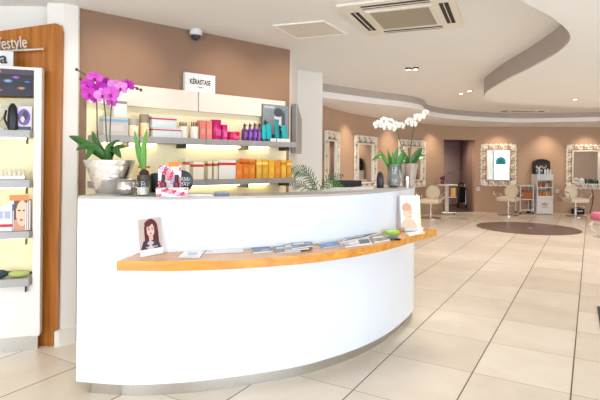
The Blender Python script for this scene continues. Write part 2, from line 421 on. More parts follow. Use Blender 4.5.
# ------------------------------------------------------------------ reception counter
outer = [(-1.30, 2.90), (-1.13, 2.872), (-.95, 2.86), (-.675, 2.895), (-.392, 2.975), (-.094, 3.09), (.13, 3.215), (.42, 3.45), (.66, 3.73), (.85, 4.03), (1.0, 4.33), (1.055, 4.56)]
inner = [(.97, 4.75), (.70, 4.45), (.43, 4.1), (.17, 3.73), (-.02, 3.44), (-.28, 3.31), (-.6, 3.25), (-.95, 3.27), (-1.30, 3.30)]
oc = [Vector((x, y, 0)) for x, y in outer]; osp = spline(oc, 8); isp = spline([(x, y, 0) for x, y in inner], 8)
def offs(pts, d):
    r = []
    for i, p in enumerate(pts):
        t = (pts[min(i+1, len(pts)-1)]-pts[max(i-1, 0)]).normalized(); r.append(p+Vector((-t.y, t.x, 0))*d)
    return r
def xy(pts): return [(p.x, p.y) for p in pts]
ctr = thing('reception_counter', 'long curved white reception counter with grey top and wooden front ledge', 'counter', (-.2, 3.2, 0))
def atc(mb): mb.M = Matrix.Translation((.2, -3.2, 0)); return mb
atc(MB()).prism(xy(osp)+xy(isp), .088, 1.158).build('front_panel', COUNTER, ctr, smooth=True)
o = atc(MB()).prism(xy(offs(osp, .004))+xy(offs(isp, .004)), 1.158, 1.174).build('countertop', GREYTOP, ctr, smooth=True); o['label'] = 'grey top of the counter'
i1 = [p for p in offs(osp, .055) if p.x > -1.24]
atc(MB()).prism([(-1.205, i1[0].y)]+xy(i1)+xy([p for p in offs(isp, .05) if p.x > -1.2])+[(-1.205, 3.24)], 0, .088).build('plinth', STEEL, ctr, smooth=True)
front = [(-.962, 2.612), (-.65, 2.622), (-.325, 2.686), (.0, 2.815), (.272, 2.988), (.56, 3.26), (.841, 3.62), (1.09, 3.93)]
fs = spline([(x, y, 0) for x, y in front], 8)
back = [p for p in offs(osp, .012) if p.x > -.925 and p.y < 4.06]
LZ = .853
o = atc(MB()).prism(xy(fs)+[(1.015, 3.995)]+xy(back[::-1]), LZ-.05, LZ).build('ledge', LEDGE, ctr); o['label'] = 'honey coloured wooden ledge along the front'

# ------------------------------------------------------------------ left display unit on its wooden board
def px(u, v, Y): p = atY(u, v, Y); return p.x, p.z
BY = 3.70
bd = thing('wooden_board', 'tall orange-brown wooden wall board with rounded corner behind the left shelves', 'wall panel', (-2.6, BY, 0))
xr, zt = px(64.5, 24, BY); xrb, _ = px(59, 346, BY)
xl = -4.0; zl = px(0, 33, BY)[1]; sl = (zt-zl)/(xr-px(0, 33, BY)[0])
prof = [(xrb, 0.0), (xr, zt-.06), (xr-.012, zt-.02), (xr-.05, zt-.004), (xl, zt-(xr-xl)*sl), (xl, 0)]
mb = MB(); mb.M = Matrix.Translation((2.6, 0, 0)) @ Matrix.Rotation(PI/2, 4, 'X'); mb.prism(prof, .0, .035)
mb.build('panel', OAK, bd)
# unit: local x along its front, local y to the back
UR = math.radians(18)
uo = atY(40.8, 200, 3.56); uo.z = 0; UX = Vector((math.cos(UR), math.sin(UR), 0))
un = thing('display_unit', 'white lit display unit with grey shelves on the wooden board at the left edge', 'display unit', (uo.x, uo.y, 0), UR)
UWD = 1.3
def uz(u, v): return atY(u, v, uo.y)[2]
zt_u, zh = uz(36, 68), uz(36, 97)
UD = BY-.035-uo.y-.002          # depth available at the right end
def bky(x): return UD*math.cos(UR)+math.tan(UR)*(-x)-.001
def depth_poly(x0, x1, y0): return [(x0, y0), (x1, y0), (x1, bky(x1)), (x0, bky(x0))]
MB().prism(depth_poly(-.05, 0, -.005), .118, zt_u).build('side_panel', WHITE, un)
MB().prism(depth_poly(-UWD, -UWD+.04, .0), .118, zt_u).build('side_panel', WHITE, un)
MB().prism([(-UWD+.04, bky(-UWD+.04)-.02), (-.05, bky(-.05)-.02), (-.05, bky(-.05)-.004), (-UWD+.04, bky(-UWD+.04)-.004)], .56, zh).build('back_panel', CREAMP, un)
MB().prism(depth_poly(-UWD+.04, -.05, .0), zt_u-.02, zt_u).build('top_panel', WHITE, un)
def header_ink(x, y):
    r = (28+30*noise.noise((x*9, y*5, 0)), 24, 40+30*noise.noise((x*7, y*6, 4)))
    if y > .80: r = (74, 62, 78)
    if .86 < y < .95 and .58 < x < .82 and int(x*80) % 3: r = (216, 120, 60)
    for cx, cy, rr, c in ((.93, .3, .05, (230, 150, 90)), (.86, .55, .06, (140, 190, 235)), (.79, .35, .05, (240, 220, 235)), (.73, .6, .07, (240, 205, 240)), (.66, .3, .06, (205, 180, 245)), (.90, .7, .05, (200, 110, 220)), (.96, .55, .04, (90, 130, 220)), (.69, .5, .05, (255, 240, 250)), (.82, .2, .04, (190, 80, 110)), (.6, .5, .06, (120, 80, 190)), (.5, .4, .07, (220, 160, 200)), (.4, .5, .06, (160, 180, 240))):
        if y < .78:
            d = math.hypot((x-cx)*2.6, y-cy)/rr/1.25
            if d < 1: r = tuple(r[i]*(d*d)+c[i]*(1-d*d) for i in range(3))
    return tuple(max(0, min(255, q)) for q in r)
hb = MB().box(-UWD+.04, -.045, .0, .02, zh, zt_u-.02).build('header', CHAR, un)
picture('header_print', hb, UWD-.085, zt_u-.02-zh, header_ink, 130, 26, tr(-(UWD+.005)/2, -.002, zh))
hb['label'] = 'dark header board printed with coloured lights'
shz = []
for k, (v, th) in enumerate(((131, .05), (179.5, .055), (230, .05), (276, .055))):
    z = uz(34, v); shz.append(z); sx = (-.045, -.045, -.045, -.045)[k]
    s = MB().prism([(-UWD+.04, -.05), (-.065, -.05), (-.052, .0), (-.052, bky(-.05)-.022), (-UWD+.04, bky(-UWD+.04)-.022)], z-th, z).build('shelf', GREYMET, un)
    if k < 3: B('light_strip', STRIP, s, -UWD+.1, -.09, .02, .04, z-th-.012, z-th)
    B('bracket', DARKMET, s, -.09, -.082, -.04, .0, z-th-.045, z-th)
dz = uz(34, 290)
MB().prism([(-UWD+.04, .0), (-.05, .0), (-.05, .06), (-UWD+.04, .3)], .12, shz[3]-.056).build('front_panel', WHITE, un)
MB().prism(depth_poly(-UWD+.02, -.02, .045), .0, .117).build('plinth', STEEL, un)
def onunit(x, y, z): return Vector((uo.x, uo.y, 0))+UX*x+Vector((-UX.y, UX.x, 0))*y+Vector((0, 0, z))
def ux(u, v, y=-.01):
    a, b = ray(u, v); p = Vector((uo.x, uo.y, 0))+Vector((-UX.y, UX.x, 0))*y
    return (a*p.y-p.x)/(UX.x-a*UX.y)
def unit_thing(name, label, cat, u, v, z, y=.0, group=None):
    x = ux(u, v, y); p = onunit(x, y, z+.001); return thing(name, label, cat, p, UR, group)
t = unit_thing('name_card', 'small white card with a dark letter standing on top of the left display unit', 'card', 3.5, 71, zt_u, .06)
B('card', PAPER, t, -.085, .06, .0, .012, 0, .115)
lettering('letter', 'a', .11, C((60, 56, 60)), t, tr(.0, -.002, .028) @ STAND, .001, bold=.003)
t = thing('rail_sign', 'silver lettering reading lifestyle above a chrome rail on the wooden board', 'sign', (-2.05, BY-.06, 0))
z0 = atY(15, 51, BY-.04).z; sg = math.radians(5)
lettering('lettering', 'lifestyle', .125, mat('silver_letters', (226, 214, 200), .4, .2), t, tr(atY(28.5, 47.5, BY-.045).x+2.05, .004, z0+.025) @ Matrix.Rotation(-sg, 4, 'Y') @ STAND, .006, 'RIGHT', .66)
xa, xb = atY(-60, 56, BY-.05).x+2.05, atY(46, 48.5, BY-.05).x+2.05
MB().tube([(xa, -.012, z0-.045), (xb, -.012, z0+.01)], .012, 10).build('rail', CHROME, t, True)
# things on the unit
z1, z2, z3, z4 = shz
t = unit_thing('hair_dryer', 'black upright oval hair tool on the upper left shelf', 'hair tool', 12.5, 130, z1, .0)
MB().lathe([(.03, 0), (.038, .02), (.036, .1), (.03, .16), (.012, .19)], 20, sx=.9, sy=.6).build('body', BLACK, t, True)
MB().tube([(-.03, 0, .03), (-.05, -.005, .08), (-.04, 0, .14)], .008).build('handle', BLACK, t, True)
def violet(x, y):
    d = math.hypot((x-.5)*.8, y-.55); r = (226, 214, 232)
    if d < .36: r = (110, 84, 160)
    if math.hypot(x-.58, y-.62) < .2: r = (60, 44, 92)
    if math.hypot(x-.40, y-.45) < .13: r = (236, 205, 196)
    if y < .16: r = (70, 70, 96)
    return r
t = unit_thing('picture_card', 'violet picture card of a face leaning on the upper left shelf', 'card', 24, 128, z1, .012)
B('card', PAPER, t, -.05, .05, .0, .02, 0, .175); picture('picture', t, .092, .165, violet, 20, 34, tr(0, -.002, .005))
t = unit_thing('ribbon_loop', 'silver looped ribbon beside the black hair tool on the upper left shelf', 'ribbon', -.5, 130, z1, .01)
MB().tube(spline([(-.03, 0, .003), (-.01, .0, .1), (.015, 0, .17), (.03, .0, .12), (.0, -.01, .06), (-.03, 0, .15)], 8), .005).build('loop', STEEL, t, True)
B('base', PAPER, t, -.04, .03, -.015, .015, 0, .012)
t = unit_thing('product_tray', 'pale silver tray of small bottles on the second left shelf', 'tray', 14, 178, z2, .01)
B('tray', mat('pale_silver', (214, 208, 196), .3, .4), t, -.09, .075, -.03, .02, 0, .03, .004)
for k in range(6):
    x = -.075+k*.027; q = MB().lathe([(.011, .03), (.011, .055), (.006, .062), (.006, .075)], 10, (x, -.006, 0)).build('bottle', C((226, 220, 204)), t, True)
def facecover(x, y):
    r = (236, 206, 184)
    if x < .22: r = (70, 110, 190) if .55 < y < .75 else (226, 226, 232)
    elif math.hypot((x-.62)/.34, (y-.52)/.42) < 1: r = (240, 196, 166)
    if y > .84: r = (226, 136, 60)
    elif x > .3 and (x-.62)**2/.14+(y-.55)**2/.2 > 1 and y > .4: r = (96, 60, 46)
    if y <= .84 and x > .22 and ((x-.66)/.32)**2+((y-.48)/.36)**2 > 1: r = (88, 56, 44) if y > .3 and x < .95 else (214, 150, 120)
    if abs(y-.56) < .025 and (abs(x-.5) < .07 or abs(x-.76) < .07): r = (60, 40, 36)
    if abs(y-.30) < .03 and abs(x-.62) < .09: r = (196, 80, 86)
    return r
t = unit_thing('magazine', 'magazine with a woman on the cover leaning on the third left shelf', 'magazine', 19, 229, z3, .0)
B('pages', PAPER, t, -.062, .062, .001, .01, 0, .255); picture('cover', t, .122, .25, facecover, 26, 50, tr(0, -.001, .003))
for k, (u, c, nm) in enumerate(((26, (214, 140, 70), 'orange'), (28, (150, 96, 70), 'brown'), (30, (120, 70, 60), 'dark red'))):
    t = unit_thing('booklet', '%s booklet leaning beside the cover magazine on the third left shelf' % nm, 'booklet', u, 229, z3, .006, 'booklets on the third left shelf')
    B('cover', C(c), t, -.006, .006, -.01, .012, 0, .20+.01*k); B('pages', PAPER, t, -.004, .004, -.012, .01, .003, .195+.01*k)
for k, (u, hh) in enumerate(((.5, .17), (8.2, .19))):
    t = unit_thing('carton', 'white carton with red band, %s on the third left shelf' % ('at the photo edge' if k == 0 else 'next to the magazine'), 'box', u, 230, z3, .0, 'cartons on the third left shelf')
    B('box', PAPER, t, -.03, .026, -.015, .012, 0, hh); B('red_band', C((206, 40, 56)), t, -.0305, .0265, -.0158, .005, .03, .05); B('blue_label', C((170, 176, 206)), t, -.02, .016, -.0162, .005, .09, .14)
t = unit_thing('folded_towel', 'lime green folded towel on the lowest left shelf', 'towel', 19, 276, z4, .0)
MB().ball((0, 0, .025), (.07, .035, .025), 20, 10).build('towel', mat('pale_green_cloth', (176, 186, 110), .9), t, True)
t = unit_thing('dark_pouch', 'dark teal pouch on the lowest left shelf at the photo edge', 'pouch', -1, 278, z4, .0)
MB().ball((0, 0, .03), (.06, .035, .03), 20, 10).build('pouch', C((40, 62, 64), .7), t, True)
o = MB().ball((0, -.02, .045), (.03, .02, .012), 12, 6).build('flap', C((58, 84, 84), .7), t, True)

# ------------------------------------------------------------------ shelves on the brown wall
t0 = wt(89, 90, .06)[0]; t1 = WL-.03
bk = MB(); t1 = wt(286, 150, .01)[0]; q = [wp(t0, .002), wp(t1, .002), wp(t1, .014), wp(t0, .014)]; bk.prism(xy(q), .75, 1.83)
bk = S(bk.build('trim_3', CREAMP))
ZCB, ZCT = wt(240, 114.5, .06)[2], wt(240, 96.7, .06)[2]
tc0 = wt(89, 95, .06)[0]; tc1 = wt(285.5, 110, .06)[0]; tm = wt(198.5, 100, .06)[0]; z_t = []
for k, (ta, tb_) in enumerate(((tc0, tm-.003), (tm+.003, tc1))):
    p = wp(ta); cb = thing('wall_cabinet', ('white flat fronted wall cabinet above the orchid, left of the pair', 'white flat fronted wall cabinet at the right, its top right corner behind the grey poster')[k], 'cabinet', p, WRZ, 'wall cabinets over the product shelves')
    L = tb_-ta
    B('body', CABW, cb, 0, L, -.042, -.001, ZCB, ZCT); B('door', CABW, cb, .002, L-.002, -.06, -.043, ZCB-.002, ZCT+.002, .002)
ZA, ZB = 1.570, 1.215
shelves = []
ta0 = wt(97, 136, .22)[0]
tmid = wt(206, 146, .22)[0]
for nm, z, ta, lab in (('a', ZA, ta0, 'upper grey wall shelf full of coloured hair products'), ('b', ZB, ta0, 'lower grey wall shelf with orange and gold boxes')):
    sh = thing('wall_shelf', lab, 'shelf', wp(ta), WRZ, 'grey product shelves'); L = wt(296.3, 145, .225)[0]-ta
    for x0, x1 in ((0, tmid-ta-.0015), (tmid-ta+.0015, L)):
        B('board', GREYMET, sh, x0, x1, -.225, -.016, z-.05, z, .002)
    for tt in (.25, .75, 1.4, 1.9):
        if ta+tt < t1: B('bracket', DARKMET, sh, tt, tt+.01, -.18, -.015, z-.085, z-.05)
    for x0, x1 in ((.12, .55), (.85, 1.4), (1.5, 1.75)):
        if nm == 'a' or x0 > .5: B('light_strip', STRIP, sh, x0, x1, -.05, -.02, z-.066, z-.05)
        else: B('light_strip', STRIP, sh, x0, x1, -.05, -.02, z-.066, z-.05)
def shelf_thing(name, label, cat, u0, u1, vtop, z, off=.15, group=None):
    ta, pa, za = wt(u0, vtop, off); tb2, pb, zb = wt(u1, vtop, off)
    c = wp((ta+tb2)/2, off, z+.0008)
    return thing(name, label, cat, c, WRZ, group), tb2-ta, max(.03, (za+zb)/2-z)
def carton(label, u0, u1, vt, z, rgb, band=None, off=.14, dp=.07, group=None, cat='box', bz=(.72, .86)):
    t, w, h = shelf_thing('carton', label, cat, u0, u1, vt, z, off, group)
    B('box', C(rgb), t, -w/2+.001, w/2-.001, -dp/2, dp/2, 0, h, .002)
    if band: B('band', C(band), t, -w/2+.0005, w/2-.0005, -dp/2-.001, dp/2-.01, h*bz[0], h*bz[1])
    B('label_panel', C(tuple(min(255, int(q*.8+50)) for q in rgb)), t, -w*.3, w*.3, -dp/2-.0015, dp/2-.02, h*.25, h*.55)
    return t
def bottle(label, u0, u1, vt, z, rgb, cap, off=.14, group=None, kind='bottle', cat='bottle'):
    t, w, h = shelf_thing('spray_bottle' if kind == 'spray' else 'product_tube' if kind == 'tube' else 'product_jar' if kind == 'jar' else 'product_bottle', label, cat, u0, u1, vt, z, off, group)
    r = w/2-.001
    if kind == 'spray':
        MB().lathe([(r*.95, 0), (r, .005), (r, h*.55), (r*.9, h*.62), (r*.35, h*.7)], 18).build('body', C(rgb, .25), t, True)
        m = MB().lathe([(r*.4, h*.7), (r*.4, h*.82)], 12); m.box(-r*.3, r*.3, -r*.9, r*.3, h*.82, h*.9); m.lathe([(r*.3, h*.9), (r*.12, h)], 10); m.build('spray_head', C(cap), t, True)
    elif kind == 'tube':
        m = MB(); rows = []
        for i in range(7):
            s = i/6; zz = h*.14+(h*.86)*s
            rows.append([m.v((r*math.cos(a_*PI/8), (r*(1-s)+.003*s)*math.sin(a_*PI/8)*.9, zz)) for a_ in range(16)])
        for x, y in zip(rows, rows[1:]):
            for i in range(16): m.f([x[i], x[(i+1) % 16], y[(i+1) % 16], y[i]])
        m.f(rows[0][::-1]); m.f(rows[-1]); m.build('body', C(rgb, .25), t, True)
        MB().lathe([(r*.85, 0), (r*.85, h*.14)], 16, sy=.9).build('cap', C(cap), t, True)
    elif kind == 'jar':
        MB().lathe([(r*.94, 0), (r, .006), (r, h*.62)], 22).build('body', C(rgb, .25), t, True)
        MB().lathe([(r*1.0, h*.63), (r*1.0, h*.97), (r*.94, h)], 22).build('lid', C(cap, .25), t, True)
    else:
        MB().lathe([(r*.94, 0), (r, .006), (r, h*.74), (r*.8, h*.80)], 20).build('body', C(rgb, .25), t, True)
        MB().lathe([(r*.62, h*.80), (r*.62, h*.98), (r*.5, h)], 16).build('cap', C(cap, .25), t, True)
    B('label_panel', C(tuple(min(255, int(q*.7+70)) for q in rgb)), t, -r*.5, r*.5, -r-.0012, -r*.8, h*.2, h*.5) if kind != 'tube' else None
    return t
G1, G2 = 'hair products on the upper wall shelf', 'boxed products on the lower wall shelf'
carton('taupe and white carton behind the orchid stems on the upper shelf', 101, 126, 117, ZA, (196, 188, 180), (120, 170, 196), .15, .1, G1)
tt = carton('pale carton stacked on the taupe carton behind the orchid', 112, 125, 100, ZA, (226, 222, 216), (136, 132, 126), .15, .09, G1)
z_ = wt(113, 117.2, .15)[2]; tt.location.z = z_
for c in tt.children:
    c.data.transform(Matrix.Diagonal((1, 1, .52, 1)))
bottle('cream jar with silver lid, first right of the orchid on the upper shelf', 126.5, 138.5, 119, ZA, (244, 228, 190), (176, 168, 156), .15, G1, 'jar', 'jar')
bottle('tall cream cylinder with a dark silver lid on the upper shelf', 139.5, 149, 114.5, ZA, (238, 214, 160), (150, 138, 124), .15, G1, 'jar', 'jar')
c1 = carton('pale blue carton with red stripe, lower of two stacked on the upper shelf', 150, 179, 128.5, ZA, (214, 222, 222), (200, 44, 70), .15, .1, G1)
h1 = wt(160, 128.5, .15)[2]
c2 = carton('pale blue carton with red stripe, upper of two stacked on the upper shelf', 149.5, 174, 117.5, ZA, (216, 224, 224), (204, 50, 76), .15, .1, G1)
h2 = wt(160, 117.5, .15)[2]
for c in c2.children: c.data.transform(Matrix.Diagonal((1, 1, (h2-h1)/(h2-ZA), 1)))
c2.location.z = h1+.004
for k, (ua, ub) in enumerate(((178.5, 187.5), (190.5, 198))):
    t, w, h = shelf_thing('ampoule_pot', ('white pot of dark tipped ampoules beside the red striped cartons', 'white pot of dark tipped ampoules beside the salmon cartons')[k], 'pot', ua, ub, 122, ZA, .14, G1)
    MB().lathe([(w/2*.9, 0), (w/2, .01), (w/2, h*.72)], 20).build('pot', C((244, 240, 226)), t, True)
    for i in range(4):
        x = (i-1.5)*w*.22; MB().lathe([(w*.07, h*.72), (w*.07, h*.9), (w*.03, h)], 8, (x, 0, 0)).build('ampoule', C((86, 66, 60)), t, True)
carton('salmon pink carton, left of the salmon pair on the upper shelf', 198.5, 204.3, 120.5, ZA, (226, 128, 116), None, .14, .06, G1)
carton('salmon pink carton, right of the salmon pair beside the magenta jar', 204.9, 210.5, 121, ZA, (232, 136, 122), None, .14, .06, G1)
bottle('large magenta jar on the upper shelf', 211, 220.5, 120, ZA, (206, 24, 116), (190, 16, 100), .14, G1, 'jar', 'jar')
bottle('shorter pink bottle right of the large magenta jar', 221, 227, 125, ZA, (222, 60, 140), (206, 30, 116), .14, G1, 'jar', 'bottle')
bottle('wide low red-pink jar on the upper shelf', 227.5, 238.5, 132, ZA, (226, 30, 104), (214, 16, 88), .14, G1, 'jar', 'jar')
for k, (ua, ub, vt, nm) in enumerate(((242, 247, 123, 'leftmost, darkest and apart from the rest'), (247.6, 252, 123, 'second from the left'), (252.4, 256.8, 122.5, 'third from the left'), (257.2, 261.0, 123, 'rightmost, touching the teal tubes'))):
    bottle('purple spray bottle on the upper shelf, %s' % nm, ua, ub, vt, ZA, ((96, 44, 110), (112, 48, 160), (104, 40, 150), (120, 60, 150))[k], (66, 34, 90), .13, 'purple spray bottles', 'spray')
for k, (ua, ub, vt, c, nm) in enumerate(((262.0, 266, 125, (30, 178, 184), 'bright teal tube next to the purple sprays'), (266.2, 271.4, 124, (24, 168, 176), 'wide bright teal tube before the poster'), (274.6, 279, 119.5, (20, 140, 148), 'tallest teal tube before the poster'), (281.6, 287, 126, (32, 164, 170), 'teal tube at the right end of the upper shelf'))):
    bottle(nm, ua, ub, vt, ZA, c, (18, 92, 104), .17, 'teal tubes on the upper shelf', 'tube', 'tube')
for k, (ua, ub, vt, nm) in enumerate(((262.5, 268, 119.5, 'left of the poster figure'), (277.4, 282, 125, 'between the two right teal tubes'))):
    bottle('dark green pump bottle behind the teal tubes, %s' % nm, ua, ub, vt, ZA, (16, 78, 90), (20, 50, 60), .108, 'dark green pump bottles', 'spray')
for k, (ua, ub) in enumerate(((270.5, 276), (277, 290))):
    t, w, h = shelf_thing('price_card', ('small white card in front of the teal tubes', 'wider white card at the right end of the upper shelf')[k], 'card', ua, ub, 138.5, ZA, .205, G1)
    B('card', PAPER, t, -w/2, w/2, -.004, .004, 0, .03); B('print', C((190, 190, 196)), t, -w*.35, w*.35, -.005, 0, .012, .016)
def grey_poster(x, y):
    r = (128+22*noise.noise((x*3, y*3, 1)), 138, 146)
    if math.hypot((x-.66)/.2, (y-.66)/.2) < 1: r = (206, 208, 210)
    if math.hypot((x-.60)/.17, (y-.80)/.12) < 1: r = (70, 76, 84)
    if math.hypot((x-.80)/.08, (y-.6)/.25) < 1: r = (84, 90, 98)
    if y < .45 and abs(x-.68) < .26*(1-y)+.05: r = (166, 172, 178)
    if .9 < y < .95 and .08 < x < .45 and int(x*60) % 3: r = (206, 212, 216)
    if y < .2 and x < .5: r = (46, 78, 88)
    return r
t, w, h = shelf_thing('poster_stand', 'grey photographic poster of a person standing behind the teal tubes', 'poster', 262.5, 288.5, 105, ZA, .075, G1)
B('board', CHAR, t, -w/2, w/2, .001, .012, 0, h); picture('picture', t, w, h, grey_poster, 40, 48)
# lower shelf
carton('small orange-red carton seen beside the green sprout on the lower shelf', 139, 148.5, 163.5, ZB, (240, 214, 170), (214, 90, 50), .13, .06, G2)
for ua, ub, vt, rgb, bd_, nm in (
    (183.5, 187.8, 159, (244, 236, 214), (200, 90, 80), 'slim white and red carton left of the wide white carton'),
    (191.5, 202, 162, (246, 236, 216), (206, 60, 60), 'wide white carton with red bands on the lower shelf'),
    (206, 210, 161, (240, 230, 206), (186, 80, 70), 'slim cream carton, left of two slim ones on the lower shelf'),
    (212, 216, 161, (240, 228, 200), (176, 90, 70), 'slim cream carton, right of two slim ones on the lower shelf'),
    (217, 233.8, 160, (238, 236, 226), (206, 60, 56), 'widest white carton with a red band on the lower shelf'),
    (234, 240.6, 164, (240, 126, 40), None, 'short bright orange carton on the lower shelf'),
    (241, 247, 159, (222, 120, 30), (180, 90, 30), 'deep orange carton next to the short bright one'),
    (247.3, 253, 159.5, (232, 136, 36), (190, 100, 30), 'deep orange carton left of the gold cartons'),
    (254.5, 259.6, 159.5, (230, 176, 60), (250, 222, 130), 'gold carton, first of the gold row'),
    (260.2, 266, 159.5, (222, 160, 46), (250, 214, 110), 'gold carton, second of the gold row'),
    (266.6, 272.5, 160.5, (240, 178, 50), None, 'yellow-gold carton, third of the gold row'),
    (273, 278.6, 161, (226, 140, 40), None, 'amber carton, fourth of the gold row'),
    (279.2, 284.2, 160, (236, 180, 66), (196, 130, 40), 'gold carton, fifth of the gold row'),
    (284.8, 290, 160.5, (214, 150, 50), (240, 200, 110), 'gold carton at the right end of the lower shelf')):
    carton(nm, ua, ub, vt, ZB, rgb, bd_, .14, .07, G2)
# sign on the cabinet
ta = wt(184, 91, .035)[0]; tb2 = wt(214.5, 91, .035)[0]; hh = wt(200, 74.5, .035)[2]-ZCT
t = thing('brand_sign', 'white block sign with dark capital lettering on top of the wall cabinets', 'sign', wp((ta+tb2)/2, .035, ZCT+.003), WRZ)
w = tb2-ta; B('block', PAPER, t, -w/2, w/2, -.012, .025, 0, hh, .002)
lettering('lettering', 'KÉRASTASE', .062, C((40, 36, 38)), t, tr(0, -.0125, hh*.42) @ STAND, .001, squeeze=w*.80/.37, bold=.0016)
lettering('small_lettering', 'PARIS', .022, C((70, 66, 68)), t, tr(0, -.0125, hh*.22) @ STAND, .001)
# dome camera
p = atY(196, 32.5, wt(196, 32, .06)[1].y)
t = thing('dome_camera', 'small white dome security camera at the top of the brown wall', 'security camera', (p.x, p.y, ZC-.1), 0)
MB().lathe([(.045, .099), (.055, .09), (.055, .05), (.048, .045)], 24).build('housing', PAPER, t, True)
MB().lathe([(.006, -.0), (.026, .008), (.04, .028), (.045, .045)], 24).build('dome', C((60, 60, 66), .1), t, True)
# grey panel on the return wall
rd = (Vector((-.04, 6.38, 0))-P2).normalized(); rn = Vector((rd.y, -rd.x, 0))
pa = P2+rd*.16; t = thing('wall_panel', 'slim grey panel mounted on the white return wall beside the shelves', 'wall panel', pa, math.atan2(rd.y, rd.x))
mb = MB(); mb.M = Matrix.Rotation(PI/2, 4, 'X'); 
mb.prism([(0, 1.47), (.85, 1.47), (.85, 1.90), (.05, 2.0), (0, 2.0)], .012, .07); mb.build('panel', GREYMET, t)
B('edge_strip', C((120, 118, 116)), t, -.006, .0, -.06, -.012, 1.47, 2.0)
B('mount', DARKMET, t, .2, .6, -.012, .0, 1.6, 1.8)
# ------------------------------------------------------------------ things on the ledge
def ledge_thing(name, label, cat, u, v, rz=0., group=None, dz=.001):
    p = atZ(u, v, LZ); return thing(name, label, cat, (p.x, p.y, LZ+dz), rz, group)
def woman_ink(x, y):
    if y < .17: return (242, 242, 244)
    y = (y-.17)/.83
    r = (206, 190, 178)
    n = noise.noise((x*14, y*14, 2))
    if math.hypot((x-.53)/.30, (y-.66)/.32) < 1: r = (96, 36, 48)
    if (abs(x-.53) < .30 and .18 < y < .62): r = (84+20*n, 34, 44)
    if math.hypot((x-.50)/.17, (y-.62)/.22) < 1: r = (238, 204, 190)
    if abs(x-.50) < .08 and .28 < y < .46: r = (226, 186, 172)
    if y < .30 and abs(x-.48) < .46-.5*y:
        r = (70+26*n, 52, 66)
        if abs(x-.46) < .10+.05*math.sin(y*40): r = (214, 196, 198)
    if math.hypot((x-.40)/.16, (y-.83)/.10) < 1 : r = (104, 38, 52)
    for ex in (.43, .58):
        if math.hypot((x-ex)/.045, (y-.64)/.018) < 1: r = (60, 40, 44)
        if math.hypot((x-ex)/.055, (y-.685)/.010) < 1: r = (96, 56, 52)
    if math.hypot((x-.505)/.018, (y-.57)/.045) < 1: r = (222, 178, 164)
    if math.hypot((x-.505)/.055, (y-.505)/.016) < 1: r = (190, 76, 84)
    if .06 < y < .10 and .25 < x < .8 and int(x*44) % 2: r = (232, 226, 230)
    return r
pl, pr = Vector((-.868, 2.712, 0)), Vector((-.778, 2.838, 0)); cw = (pr-pl).length; cd = (pr-pl).normalized()
t = thing('photo_card', 'standing card with a portrait of a red haired woman on the ledge', 'card', (*((pl+pr)/2).xy, LZ+.001), math.atan2(cd.y, cd.x))
TILT = Matrix.Rotation(math.radians(-8), 4, 'X')
c = B('card', PAPER, t, -cw/2, cw/2, 0, .003, 0, .207); c.matrix_local = tr(0, 0, .001) @ TILT
picture('picture', t, cw, .206, woman_ink, 44, 56, tr(0, -.0012, .001) @ TILT)
MB().prism([(-.02, .004), (.02, .004), (.014, .06), (-.014, .06)], 0, .003).build('stand', PAPER, t)
def clear_of_counter(p, gap=.014):
    j = min(range(len(osp)), key=lambda i: (osp[i].xy-p.xy).length); q = osp[j]
    t_ = (osp[min(j+1, len(osp)-1)]-osp[max(j-1, 0)]).normalized(); n_ = Vector((t_.y, -t_.x, 0)); d_ = (p-q).dot(n_)
    return p+n_*max(0, gap-d_)
def sheet(name, label, cat, quad, h, m, ink=None, group=None, nx=16, ny=12):
    """flat printed item lying on the ledge; quad = four pixel corners near-left, near-right, far-right, far-left"""
    P = [clear_of_counter(atZ(u, v, LZ)) for u, v in quad]; c = sum(P, Vector())/4
    t = thing(name, label, cat, (c.x, c.y, LZ+.001), 0, group)
    MB().prism([((p-c).x, (p-c).y) for p in P], 0, h).build('pages', m, t)
    if ink: cover(t, [p-c for p in P], h+.0008, ink, nx, ny)
    return t, [p-c for p in P]
def cover(parent, Q, z, ink, nx=16, ny=12, name='cover'):
    bm = bmesh.new(); vs = []
    for j in range(ny+1):
        a_, b2 = Q[0].lerp(Q[3], j/ny), Q[1].lerp(Q[2], j/ny)
        vs.append([bm.verts.new((*a_.lerp(b2, i/nx).xy, z)) for i in range(nx+1)])
    cl = []
    for j in range(ny):
        for i in range(nx): bm.faces.new([vs[j][i], vs[j][i+1], vs[j+1][i+1], vs[j+1][i]]); cl.append(ink((i+.5)/nx, (j+.5)/ny))
    me = bpy.data.meshes.new(name); bm.to_mesh(me); bm.free(); at = me.attributes.new('ink', 'FLOAT_COLOR', 'FACE')
    for k, c in enumerate(cl): at.data[k].color = (*lin(c), 1)
    me.materials.append(PRINT); o = bpy.data.objects.new(name, me); COL.objects.link(o); o.parent = parent
    return o
def ink_of(base, blocks, seed=0, amt=26):
    def f(x, y):
        n = noise.noise((x*5+seed*3.1, y*5, seed)); r = tuple(q+amt*n for q in base)
        for x0, x1, y0, y1, c in blocks:
            if x0 < x < x1 and y0 < y < y1: r = c
        return tuple(max(0, min(255, q)) for q in r)
    return f
LG = 'printed matter on the wooden ledge'
sheet('leaflet', 'white leaflet with a small picture, right of the portrait card on the ledge', 'leaflet', [(178.5, 258), (199.5, 258.5), (204, 250), (185, 249.5)], .004, PAPER, ink_of((240, 240, 240), [(.3, .75, .35, .75, (186, 196, 206)), (.15, .85, .12, .2, (206, 206, 210))], 1, 8), LG)
sheet('leaflet', 'long white leaflet with faint print lying near the middle of the ledge', 'leaflet', [(204, 254.5), (243.5, 252.6), (242.5, 248.8), (207, 249.5)], .004, PAPER, ink_of((240, 240, 242), [(.05, .2, .3, .7, (232, 190, 196)), (.3, .9, .4, .5, (210, 210, 214))], 2, 6), LG)
